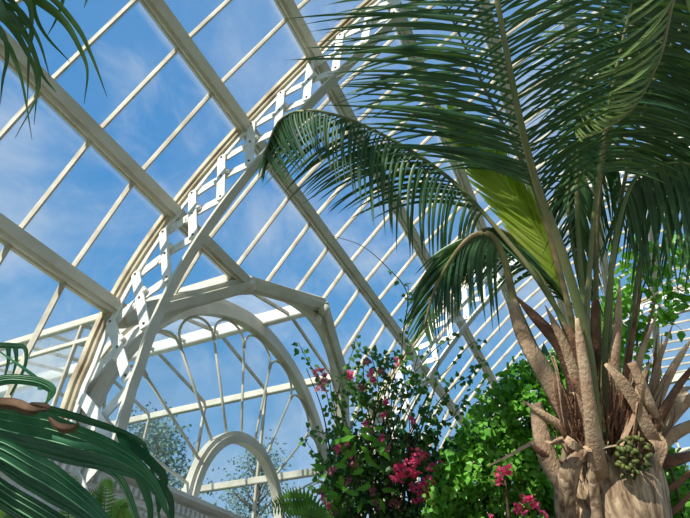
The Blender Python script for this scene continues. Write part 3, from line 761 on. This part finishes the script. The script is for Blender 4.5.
# fruit
fc = MB(); path = curve([(612, 452, 2.74), (622, 440, 2.68), (632, 445, 2.66), (638, 462, 2.66), (634, 480, 2.66)], 12); fc.tube(path, .008, 6)
cl = fc.build('fruit_stalk', TWIG, palm); rs = random.Random(9); cnt = 0
for i in range(64):
    a = rs.random(); px = 617 + 34*rs.random(); py = 437 + 46*rs.random()
    if (px-634)**2/17**2 + (py-460)**2/25**2 > 1: continue
    m = MB(); q = Matrix.Rotation(rs.uniform(0, 3), 3, 'X') @ Matrix.Rotation(rs.uniform(0, 3), 3, 'Z')
    m.ball(at(px, py, 2.66 + rs.uniform(-.03, .03)), .0125, sz=1.45, rot=q, nu=7, nv=5); m.build('fruit', FRUIT, cl)

# ---------------------------------------------------------------- leaf scatter
def scatter(mb, n, fn, size, rnd, faceup=.6, droop=.3):
    k = 0
    while k < n:
        p = fn(rnd)
        if p is None: continue
        k += 1
        out = Vector((rnd.gauss(0, 1), rnd.gauss(0, 1), rnd.gauss(0, 1))).normalized()
        d = (out + Vector((0, 0, -droop))).normalized()
        nr = (Vector((rnd.gauss(0, .5), rnd.gauss(0, .5), rnd.gauss(0, .5))) - FW*.7*faceup + Vector((0, 0, 1))*faceup).normalized()
        s = size*rnd.uniform(.6, 1.25); mb.leaf(p, d, nr, s, s*rnd.uniform(.75, .95))
def inpoly(x, y, P):
    r = False
    for (x0, y0), (x1, y1) in zip(P, P[1:]+P[:1]):
        if (y0 > y) != (y1 > y) and x < (x1-x0)*(y-y0)/(y1-y0)+x0: r = not r
    return r
# green climber mound behind the palm
HP = [(415, 560), (432, 480), (448, 445), (470, 408), (488, 385), (505, 372), (522, 358), (545, 352), (600, 350), (625, 380), (660, 430), (690, 470), (690, 560)]
hb = gnd(at(520, 500, 4.6)); hedge = thing('ivy_mound', hb, 'bright green leafy climber piled into a mound behind the palm trunk', 'climbing plant')
m = MB(); rnd = random.Random(3)
def hfn(r):
    x, y = r.uniform(410, 690), r.uniform(350, 560)
    if not inpoly(x + r.gauss(0, 4), y + r.gauss(0, 4), HP): return None
    bul = noise.noise(Vector((x/26, y/26, 0)))*.16
    edge = min(1, max(0, (y-350)/120))
    return at(x, y, 4.6 - .35*edge - bul + r.uniform(-.02, .14))
scatter(m, 7500, hfn, .06, rnd, .8, .5)
m.build('foliage', IVYD, hedge)
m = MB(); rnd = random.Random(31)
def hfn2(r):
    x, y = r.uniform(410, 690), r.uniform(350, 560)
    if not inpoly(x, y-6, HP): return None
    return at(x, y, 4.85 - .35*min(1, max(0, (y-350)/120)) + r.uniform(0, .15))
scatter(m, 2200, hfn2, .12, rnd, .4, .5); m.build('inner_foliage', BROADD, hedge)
m = MB(); m.tube([hb, at(520, 470, 4.75), at(530, 400, 4.8)], [.05, .03, .01], 8); m.build('stem', WOOD, hedge)
def bracts(parent, cx_, cy_, rx, ry, d, n, mt, s=.035, seed=0, name='flower_cluster'):
    r = random.Random(seed); m = MB()
    for i in range(n):
        a, q = r.uniform(0, 2*PI), math.sqrt(r.random()); p = at(cx_+rx*q*math.cos(a), cy_+ry*q*math.sin(a), d + r.uniform(-.06, .06))
        ax = Vector((r.gauss(0, 1), r.gauss(0, 1), r.gauss(0, 1))).normalized(); b0 = ax.orthogonal().normalized()
        for k in range(3):
            dd = (Matrix.Rotation(2*PI*k/3, 3, ax) @ b0) + ax*.5; m.leaf(p, dd, ax, s*r.uniform(.8, 1.2), s*.8)
    return m.build(name, mt, parent)
mb_ = thing('bougainvillea', gnd(at(505, 540, 4.1)), 'small pink bougainvillea sprays against the green mound beside the palm', 'flowering plant')
m = MB(); m.tube([gnd(at(505, 540, 4.1)), at(510, 530, 4.15), at(505, 480, 4.15)], [.02, .015, .006], 6); m.build('stem', WOOD, mb_)
for i, (x, y, rx, ry, n) in enumerate([(500, 472, 5, 5, 12), (508, 470, 5, 4, 12), (498, 482, 5, 4, 8), (527, 498, 6, 4, 14), (522, 510, 7, 5, 12), (534, 506, 5, 4, 8), (519, 505, 4, 4, 8), (492, 515, 3, 2, 3), (543, 514, 5, 3, 5)]):
    bracts(mb_, x, y, rx, ry, 4.08, n, MAG, .026, 40+i)

# bougainvillea column ---------------------------------------------
BP_ = [(305, 560), (325, 500), (318, 470), (330, 455), (336, 420), (333, 395), (345, 375), (362, 362), (382, 352), (405, 350), (418, 368), (428, 395), (445, 410), (438, 440), (446, 470), (440, 560)]
bb = gnd(at(375, 500, 4.7)); boug = thing('bougainvillea', bb, 'tall tangled bougainvillea with deep pink flowers beside the arched window', 'flowering plant')
m = MB(); rnd = random.Random(5)
def dens(x, y): return noise.noise(Vector((x/16, y/16, 4.3)))
def bfn(r):
    x, y = r.uniform(300, 450), r.uniform(345, 560)
    if not inpoly(x + r.gauss(0, 7), y + r.gauss(0, 7), BP_): return None
    if dens(x, y) < (.22 if y > 450 else .02 if y > 400 else -.02) - max(0, (y-440))*.006 - .1 and r.random() < .75: return None
    return at(x, y, 4.7 + dens(x, y)*-.2 + r.uniform(-.15, .2))
scatter(m, 2300, bfn, .056, rnd, .5, .5); m.build('foliage', BOUG, boug)
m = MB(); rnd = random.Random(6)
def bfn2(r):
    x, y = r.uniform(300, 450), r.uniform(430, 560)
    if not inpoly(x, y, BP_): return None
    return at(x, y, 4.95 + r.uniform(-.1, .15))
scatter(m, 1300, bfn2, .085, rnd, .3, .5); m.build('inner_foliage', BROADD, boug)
m = MB(); rnd = random.Random(61)                      # long paler leaves low at the front
def bfn3(r):
    x, y = r.uniform(312, 385), r.uniform(425, 540)
    if not inpoly(x, y, BP_): return None
    return at(x, y, 4.45 + r.uniform(-.1, .1))
for i in range(60):
    p = None
    while p is None: p = bfn3(rnd)
    d = (RT*rnd.gauss(-.3, .8) + UPV*rnd.gauss(-.2, .5)).normalized(); m.leaf(p, d, -FW + Vector((0, 0, .5)), rnd.uniform(.09, .15), .045)
m.build('young_leaves', IVY, boug)
rnd = random.Random(8)
for i in range(26):                                    # wandering stems
    x = 375 + rnd.uniform(-30, 30); P = [(x, 545, 4.75)]
    xx = x
    top = rnd.uniform(350, 430)
    for k in range(5):
        xx += rnd.uniform(-16, 16); P.append((xx, 545 + (top-545)*(k+1)/5, 4.72 + rnd.uniform(-.15, .15)))
    m = MB(); m.tube([bb + Vector((rnd.uniform(-.1, .1), rnd.uniform(-.1, .1), 0))] + curve(P, 24), [.014]*2 + [.012 - .009*j/23 for j in range(23)], 5); m.build('stem', WOOD if i % 2 else TWIG, boug)
for i, (x, y, rx, ry, n) in enumerate([(402, 468, 9, 6, 34), (398, 478, 8, 5, 26), (413, 462, 8, 5, 26), (424, 455, 5, 4, 14), (433, 468, 5, 5, 16), (414, 474, 6, 5, 26), (416, 486, 8, 5, 28), (428, 482, 6, 6, 20), (425, 494, 8, 6, 34), (433, 500, 6, 5, 20), (440, 464, 4, 5, 10), (414, 452, 5, 4, 8), (418, 500, 5, 4, 10)]):
    bracts(boug, x, y, rx, ry, 4.42, n, MAG, .024, 60+i)
for i, (x, y) in enumerate([(347, 443), (351, 455), (337, 448), (372, 430), (366, 423), (383, 438), (388, 448), (373, 380), (370, 373), (382, 371), (384, 402), (384, 414), (361, 388), (322, 497), (327, 505), (319, 492), (397, 362), (412, 420), (367, 362), (350, 375)]):
    bracts(boug, x, y, 3, 3, 4.45, 6, MAG if i % 3 else PINKD, .03, 90+i)
for i, (x, y) in enumerate([(318, 372), (325, 378), (321, 388), (332, 470), (345, 480), (333, 512), (395, 503), (355, 465), (372, 492), (377, 505)]):
    bracts(boug, x, y, 5, 4, 4.5, 9, PINKD, .034, 120+i)
def spray(parent, P, n, size, mt, sm, seed, r0=.006, off=.05, name='trailing_shoot'):
    rnd = random.Random(seed); path = curve(P, 30)
    m = MB(); m.tube(path, [r0*(1-.6*i/29) for i in range(30)], 5); s = m.build(name, sm, parent)
    m = MB()
    for i in range(n):
        p = path[rnd.randrange(2, 30)]; d = Vector((rnd.gauss(0, 1), rnd.gauss(0, 1), rnd.gauss(-.5, .7))).normalized()
        q = rnd.uniform(0, off); m.leaf(p + d*q, d, -FW + Vector((0, 0, .6)) + d*.2, size*rnd.uniform(.7, 1.2), size*.8)
    m.build('leaves', mt, s); return s
for k, (P, n) in enumerate([
    ([(345, 440, 4.7), (332, 415, 4.68), (324, 385, 4.65), (310, 365, 4.65), (298, 342, 4.65)], 46),
    ([(350, 470, 4.7), (333, 440, 4.65), (320, 432, 4.6), (308, 430, 4.6)], 22),
    ([(350, 480, 4.65), (330, 470, 4.6), (316, 455, 4.55), (305, 440, 4.55)], 24),
    ([(340, 490, 4.6), (322, 482, 4.55), (310, 488, 4.55), (302, 500, 4.55)], 22),
    ([(345, 420, 4.7), (338, 395, 4.7), (350, 360, 4.7), (357, 335, 4.7)], 20),
    ([(405, 380, 4.8), (402, 352, 4.8), (404, 325, 4.8), (409, 300, 4.8), (408, 285, 4.8)], 28),
    ([(385, 380, 4.7), (375, 360, 4.7), (362, 352, 4.7), (356, 340, 4.7)], 18),
    ([(400, 400, 4.8), (425, 385, 4.8), (445, 372, 4.8), (470, 345, 4.8), (482, 340, 4.8)], 26),
    ([(425, 420, 4.8), (440, 400, 4.8), (455, 385, 4.8), (474, 372, 4.8), (481, 358, 4.8)], 34),
    ([(430, 425, 4.75), (452, 418, 4.75), (462, 400, 4.75), (484, 384, 4.75)], 26),
    ([(415, 372, 4.8), (432, 352, 4.8), (446, 340, 4.8), (452, 330, 4.8)], 10),
    ([(408, 350, 4.8), (418, 335, 4.8), (425, 322, 4.8), (438, 312, 4.8)], 12),
    ([(404, 330, 4.8), (407, 293, 4.8), (388, 268, 4.8), (362, 246, 4.8), (333, 236, 4.8)], 4)]):
    spray(boug, P, n, .055, BOUG, TWIG, 200+k)

# green vine at the right -------------------------------------------
vb = gnd(at(660, 520, 4.2)); vine = thing('heart_leaved_vine', vb, 'light green heart-leaved vine hanging loosely right of the palm crown', 'climbing plant')
m = MB(); m.tube([vb] + curve([(690, 540, 4.2), (668, 460, 4.2), (640, 380, 4.2), (640, 300, 4.2), (660, 250, 4.2)], 20), [.02]*2 + [.014 - .01*i/19 for i in range(19)], 6); m.build('stem', TWIG, vine)
m = MB(); rnd = random.Random(14)
VP = [(600, 300), (612, 262), (624, 240), (640, 246), (660, 230), (690, 222), (720, 230), (720, 300), (690, 300), (672, 330), (640, 345), (655, 385), (600, 420), (560, 420), (500, 380), (530, 340), (575, 350)]
def vfn(r):
    x, y = r.uniform(560, 720), r.uniform(220, 420)
    if not inpoly(x + r.gauss(0, 6), y + r.gauss(0, 6), VP): return None
    if noise.noise(Vector((x/14, y/14, 9))) < (.0 if x > 640 else -.2) and r.random() < .85: return None
    return at(x, y, 4.2 + r.uniform(-.2, .2))
scatter(m, 760, vfn, .075, rnd, .6, .6); m.build('foliage', IVY, vine)
for k, (P, n) in enumerate([
    ([(620, 300, 4.1), (640, 330, 4.1), (652, 350, 4.1), (655, 372, 4.1)], 16),
    ([(640, 270, 4.1), (655, 300, 4.1), (668, 318, 4.1), (682, 330, 4.1)], 16),
    ([(650, 260, 4.1), (668, 280, 4.1), (680, 290, 4.1), (698, 300, 4.1)], 16),
    ([(655, 250, 4.1), (672, 248, 4.1), (686, 260, 4.1), (700, 265, 4.1)], 16),
    ([(620, 290, 4.1), (612, 320, 4.1), (606, 340, 4.1), (600, 372, 4.1)], 16)]):
    spray(vine, P, n, .075, IVY, TWIG, 300+k, .004)

VEIN = mat('leaf_vein', (110, 158, 118), (84, 134, 92), scale=8, rough=.4)
# broad-leaved plant, bottom left -----------------------------------
crown = at(-75, 470, 1.25)
bl = thing('broad_leaved_plant', gnd(crown), 'dark green plant with broad pleated leaves arching in at bottom left', 'potted plant')
bl['category'] = 'foliage plant'
m = MB(); m.tube([gnd(crown), crown - Vector((0, 0, .5)), crown + Vector((0, 0, .05))], [.05, .045, .03], 10); m.build('stem', WOOD, bl)
def blade(parent, pts, hw, mt, fold=.2, pleat=.05, tilt=0, n=26, m_=4, name='leaf'):
    path = curve(pts, n); wd = []
    for i in range(n):
        t = (path[min(i+1, n-1)] - path[max(i-1, 0)]).normalized(); a = FW.cross(t).normalized(); b = a.cross(t)
        tl = lerpk(tilt, i/(n-1)) if isinstance(tilt, list) else tilt
        wd.append(a*math.cos(tl) + FW*math.sin(tl))
    m = MB(); m.ribbon(path, [lerpk(hw, i/(n-1)) for i in range(n)], wd, fold=fold, pleat=pleat, m=m_); o = m.build(name, mt, parent)
    if m_ >= 4 and name == 'leaf' and n > 20:
        for q in (-.72, -.42, 0, .42, .72):
            vp = []
            for i in range(n):
                t = (path[min(i+1, n-1)] - path[max(i-1, 0)]).normalized(); a = (wd[i] - t*wd[i].dot(t)).normalized(); h = lerpk(hw, i/(n-1))
                vp.append(path[i] + a*q*h + t.cross(a)*(abs(q)*h*fold))
            m = MB(); m.tube(vp, [(.0016 if q else .0026)*(1-.6*i/(n-1)) for i in range(n)], 5); m.build('vein', VEIN, o)
    return o
cb = (-75, 465, 1.25)
blade(bl, [cb, (-30, 428, 1.22), (20, 434, 1.18), (70, 446, 1.14), (120, 462, 1.1), (152, 485, 1.1), (170, 520, 1.1)], [(0, .02), (.2, .062), (.45, .070), (.62, .050), (.8, .022), (.93, .010), (1, .003)], BROAD, fold=.12, tilt=.45, pleat=.05, m_=8)
blade(bl, [cb, (-20, 415, 1.3), (40, 412, 1.28), (90, 424, 1.26), (134, 440, 1.24), (146, 452, 1.24), (154, 485, 1.24), (160, 530, 1.24)], [(0, .02), (.3, .035), (.55, .026), (.75, .013), (1, .008)], BROAD, tilt=.9)
blade(bl, [cb, (-20, 452, 1.1), (30, 476, 1.06), (70, 500, 1.04), (110, 530, 1.02)], [(0, .02), (.3, .05), (.6, .056), (.85, .04), (1, .02)], BROAD, fold=.15, tilt=.4, m_=8)
blade(bl, [cb, (-30, 480, 1.0), (10, 505, .98), (50, 530, .96), (90, 560, .95)], [(0, .02), (.3, .045), (.8, .05), (1, .03)], BROADD, fold=.15, tilt=.5)
blade(bl, [cb, (-20, 440, 1.3), (40, 450, 1.3), (100, 468, 1.28), (122, 486, 1.26), (138, 525, 1.26)], [(0, .02), (.4, .03), (.7, .026), (1, .014)], BROADD, tilt=.7)
blade(bl, [cb, (-30, 400, 1.3), (0, 381, 1.3), (30, 381, 1.3), (46, 386, 1.3), (51, 392, 1.3), (46, 403, 1.3)], [(0, .012), (.3, .013), (.8, .014), (.92, .007), (1, .003)], BROAD, tilt=.2)
blade(bl, [cb, (-40, 370, 1.35), (-10, 348, 1.35), (14, 346, 1.35), (25, 349, 1.35), (24, 368, 1.35), (10, 395, 1.35)], [(0, .008), (.4, .008), (.65, .007), (1, .003)], BROAD, tilt=.2)
for P in [[(8, 348, 1.35), (8, 362, 1.35), (3, 382, 1.35)], [(15, 348, 1.35), (16, 360, 1.35), (12, 378, 1.35)], [(40, 390, 1.3), (38, 380, 1.3), (20, 366, 1.3), (0, 352, 1.32)]]:
    blade(bl, P, [(0, .007), (1, .002)], BROAD, n=10, m_=1)
for P in [[(120, 432, 1.24), (128, 455, 1.23), (148, 500, 1.22), (150, 530, 1.22)], [(134, 440, 1.24), (140, 470, 1.23), (168, 495, 1.22), (172, 530, 1.22)], [(126, 440, 1.24), (150, 462, 1.22), (164, 480, 1.22), (158, 512, 1.22)]]:
    blade(bl, P, [(0, .012), (.6, .010), (1, .004)], BROADD, n=14, m_=1)
blade(bl, [(52, 437, 1.12), (75, 445, 1.11), (92, 447, 1.11), (112, 454, 1.10)], [(0, .004), (.5, .008), (1, .002)], BROAD, n=8, m_=1)
for P, h in [([(-8, 404, 1.16), (12, 405, 1.15), (30, 411, 1.14), (46, 410, 1.15)], [(0, .012), (.5, .014), (1, .004)]), ([(30, 404, 1.2), (40, 406, 1.2), (47, 408, 1.2), (46, 411, 1.2)], [(0, .004), (.5, .009), (1, .003)]),
             ([(48, 418, 1.12), (58, 428, 1.11), (70, 429, 1.11), (79, 423, 1.12)], [(0, .004), (.5, .012), (1, .003)])]:
    blade(bl, P, h, DEAD, fold=.5, pleat=.15, n=10, name='withered_tip')

# strap-leaved plant, top left ---------------------------------------
sc = at(-60, -40, 1.9)
sp = thing('strap_leaved_plant', gnd(sc), 'tall plant with narrow strap leaves drooping into the top left corner', 'foliage plant')
m = MB(); m.tube([gnd(sc), sc*.5 + gnd(sc)*.5, sc], [.06, .05, .04], 10); m.build('stem', WOOD, sp)
c0 = (-60, -40, 1.9)
for k, P in enumerate([
    [c0, (-20, -30, 1.8), (40, -10, 1.75), (75, 25, 1.75), (92, 58, 1.75), (107, 97, 1.75)],
    [c0, (-10, -30, 1.8), (30, -5, 1.75), (62, 20, 1.75), (80, 50, 1.75), (87, 72, 1.75), (84, 104, 1.75)],
    [c0, (-20, -40, 1.85), (30, -20, 1.8), (33, 10, 1.8), (45, 35, 1.8), (70, 62, 1.8)],
    [c0, (-20, -10, 1.8), (10, 15, 1.75), (30, 45, 1.75), (42, 75, 1.75), (56, 92, 1.75)],
    [c0, (-20, 0, 1.8), (5, 20, 1.72), (25, 50, 1.72), (36, 80, 1.72), (34, 125, 1.72)],
    [c0, (-10, -10, 1.8), (15, 20, 1.7), (32, 50, 1.7), (38, 90, 1.7), (15, 138, 1.7)],
    [c0, (-30, 0, 1.8), (0, 30, 1.7), (6, 55, 1.7), (2, 80, 1.7), (0, 105, 1.7)],
    [c0, (-20, -20, 1.8), (10, 0, 1.7), (22, 20, 1.7), (32, 32, 1.7), (28, 55, 1.7)],
    [c0, (-20, -30, 1.7), (15, -10, 1.65), (30, 10, 1.65), (28, 60, 1.65), (27, 112, 1.65)],
    [c0, (-10, -40, 1.9), (50, -25, 1.9), (62, -5, 1.9), (56, 18, 1.9), (47, 36, 1.9)],
    [c0, (-20, -10, 1.7), (5, 5, 1.65), (20, 12, 1.65), (38, 40, 1.65), (50, 78, 1.65)],
    [c0, (-20, 10, 1.8), (4, 40, 1.75), (14, 60, 1.75), (22, 84, 1.75), (32, 140, 1.75)],
    [c0, (-10, -50, 1.9), (80, -30, 1.9), (86, -5, 1.9), (84, 8, 1.9)],
    [c0, (-20, -20, 1.7), (0, 10, 1.6), (10, 25, 1.6), (20, 30, 1.6), (30, 25, 1.6)]]):
    blade(sp, P, [(0, .012), (.3, .019 if k in (1, 3, 4, 8, 13) else .010), (.6, .010), (.85, .005), (1, .001)], STRAP, fold=.4, pleat=0, n=24, m_=1, tilt=.3)

# ferns ---------------------------------------------------------------
def fern(base, P, n, L_, label, group, seed, tips=None):
    rnd = random.Random(seed); t = thing('fern', gnd(base), label, 'fern', group)
    for q in P:
        path = curve(q, 26); m = MB(); m.tube([gnd(base)] + path, [.004] + [.003-.002*i/25 for i in range(26)], 5); fr_ = m.build('frond', TWIG, t)
        m = MB()
        for i in range(2, 26):
            for s in (-1, 1):
                tg = (path[min(i+1, 25)]-path[i-1]).normalized(); a = FW.cross(tg).normalized()*s; l = L_*math.sin(PI*min(1, (1.05-i/26)*.75))
                m.leaf(path[i], a + tg*.35, -FW, l, l*.24)
        m.build('pinnae', FERN, fr_)
    return t
fern(at(66, 540, 2.3), [[(70, 540, 2.3), (68, 510, 2.3), (70, 490, 2.3), (76, 476, 2.3)]], 20, .055, 'small fern frond curling up against the reeded wall, leftmost of the ferns', None, 1)
fern(at(98, 545, 2.3), [[(96, 540, 2.3), (92, 520, 2.3), (95, 500, 2.3), (104, 486, 2.3)], [(108, 545, 2.3), (104, 520, 2.3), (106, 490, 2.3), (108, 478, 2.3)]], 20, .055, 'fern with upright fronds between the broad leaves and the wall', None, 2)
fern(at(122, 550, 2.3), [[(118, 545, 2.3), (116, 525, 2.3), (120, 508, 2.3), (128, 498, 2.3)], [(130, 545, 2.3), (126, 525, 2.3), (122, 512, 2.3), (112, 502, 2.3)]], 20, .05, 'low fern at the bottom edge beside the drooping leaf tip', None, 3)
fern(at(300, 560, 3.6), [[(330, 530, 3.6), (315, 512, 3.6), (290, 506, 3.6), (262, 512, 3.6)], [(335, 535, 3.5), (320, 520, 3.5), (300, 516, 3.5), (280, 524, 3.5)], [(325, 540, 3.6), (310, 505, 3.6), (290, 500, 3.6), (272, 505, 3.6)]], 30, .10, 'feathery fern spreading below the bougainvillea under the window', None, 4)
fern(at(10, 560, 1.9), [[(10, 545, 1.9), (14, 528, 1.9), (24, 516, 1.9), (36, 512, 1.9)], [(0, 545, 1.9), (-2, 528, 1.9), (6, 514, 1.9), (16, 508, 1.9)]], 20, .05, 'fern tips in the very bottom left corner', None, 5)

# planting bed ----------------------------------------------------------
bx = [pbase.x, hb.x, bb.x, vb.x]; m = MB(); pts = []
for i in range(40):
    a = 2*PI*i/40; pts.append((3.6 + 4.0*math.cos(a), .0 + 1.9*math.sin(a)))
m.add([(x, y, .0) for x, y in pts] + [(x*.98+.07, y*.97, .05) for x, y in pts], [tuple(40+i for i in range(40))] + [(i, (i+1) % 40, 40+(i+1) % 40, 40+i) for i in range(40)])
tag(m.build('planting_bed', SOIL), 'dark soil bed under the palm and climbers', 'soil bed')

# tree outside ----------------------------------------------------------
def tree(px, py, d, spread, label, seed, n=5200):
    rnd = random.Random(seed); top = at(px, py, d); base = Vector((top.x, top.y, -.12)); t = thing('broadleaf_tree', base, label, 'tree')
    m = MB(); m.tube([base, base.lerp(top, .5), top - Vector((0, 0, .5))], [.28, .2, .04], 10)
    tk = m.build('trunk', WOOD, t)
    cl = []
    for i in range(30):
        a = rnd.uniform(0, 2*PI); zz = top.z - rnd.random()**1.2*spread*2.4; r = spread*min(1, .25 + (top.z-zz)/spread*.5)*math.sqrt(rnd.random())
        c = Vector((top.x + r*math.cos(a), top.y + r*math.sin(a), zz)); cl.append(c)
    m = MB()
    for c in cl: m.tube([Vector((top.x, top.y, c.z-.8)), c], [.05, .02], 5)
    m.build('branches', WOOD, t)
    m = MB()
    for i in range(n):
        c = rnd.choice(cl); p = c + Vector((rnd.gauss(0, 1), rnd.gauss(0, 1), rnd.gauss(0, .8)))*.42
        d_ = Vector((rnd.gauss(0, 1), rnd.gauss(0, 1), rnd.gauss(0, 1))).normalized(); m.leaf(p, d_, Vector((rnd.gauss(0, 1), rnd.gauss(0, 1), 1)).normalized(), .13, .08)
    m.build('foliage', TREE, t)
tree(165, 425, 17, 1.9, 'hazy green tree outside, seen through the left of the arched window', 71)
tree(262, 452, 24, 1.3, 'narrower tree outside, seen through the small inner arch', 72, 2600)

# ------------------------------------------------------------------ sky, sun, exposure
w = bpy.data.worlds.new('sky'); bpy.context.scene.world = w; w.use_nodes = True
nt = w.node_tree; nt.nodes.clear(); N = nt.nodes.new; L = nt.links.new
wo = N('ShaderNodeOutputWorld'); bg = N('ShaderNodeBackground'); bg.inputs['Strength'].default_value = 1.0
tc = N('ShaderNodeTexCoord'); sep = N('ShaderNodeSeparateXYZ'); L(tc.outputs['Generated'], sep.inputs[0])
el = N('ShaderNodeValToRGB'); e = el.color_ramp.elements
e[0].position = 0.0; e[0].color = lin((190, 214, 236)); e[1].position = 1.0; e[1].color = lin((92, 152, 212))
for pos, c in ((.25, (140, 188, 230)), (.45, (98, 166, 222)), (.7, (74, 148, 214))):
    q = e.new(pos); q.color = lin(c)
L(sep.outputs[2], el.inputs['Fac'])
def cloud(scale, stretch, rot, lo, hi, amt, seed):
    mp = N('ShaderNodeMapping'); mp.inputs['Scale'].default_value = stretch; mp.inputs['Rotation'].default_value = rot; mp.inputs['Location'].default_value = (seed, seed*.7, 0)
    L(tc.outputs['Generated'], mp.inputs['Vector'])
    n = N('ShaderNodeTexNoise'); n.inputs['Scale'].default_value = scale; n.inputs['Detail'].default_value = 7; n.inputs['Roughness'].default_value = .58; n.inputs['Distortion'].default_value = .5
    L(mp.outputs[0], n.inputs['Vector'])
    r = N('ShaderNodeMapRange'); r.interpolation_type = 'SMOOTHSTEP'; r.inputs['From Min'].default_value = lo; r.inputs['From Max'].default_value = hi
    r.inputs['To Max'].default_value = amt; L(n.outputs['Fac'], r.inputs['Value']); return r.outputs[0]
cur = el.outputs[0]
for args in ((2.6, (1, 1, 1.6), (.3, .2, .5), .44, .78, .62, 3.1), (1.3, (1, 1, 1), (0, 0, 0), .42, .75, .5, 5.2), (9, (1, 1.8, 1), (.5, .4, 0), .5, .8, .28, 1.2)):
    fac = cloud(*args); mx = N('ShaderNodeMix'); mx.data_type = 'RGBA'; L(fac, mx.inputs['Factor'])
    L(cur, mx.inputs['A']); mx.inputs['B'].default_value = lin((222, 230, 240)); cur = mx.outputs['Result']
L(cur, bg.inputs['Color']); L(bg.outputs[0], wo.inputs[0])
sd = bpy.data.lights.new('sun', 'SUN'); sd.energy = 6.4; sd.angle = math.radians(.6); sd.color = (1, .95, .86)
so = bpy.data.objects.new('sun', sd); C.objects.link(so)
so.rotation_euler = Vector((-.82, .16, .55)).to_track_quat('Z', 'Y').to_euler()
vs_ = bpy.context.scene.view_settings; vs_.view_transform = 'Standard'; vs_.look = 'None'; vs_.gamma = 1; vs_.use_curve_mapping = False; vs_.exposure = 0.0
bpy.context.scene.cycles.transparent_max_bounces = 24
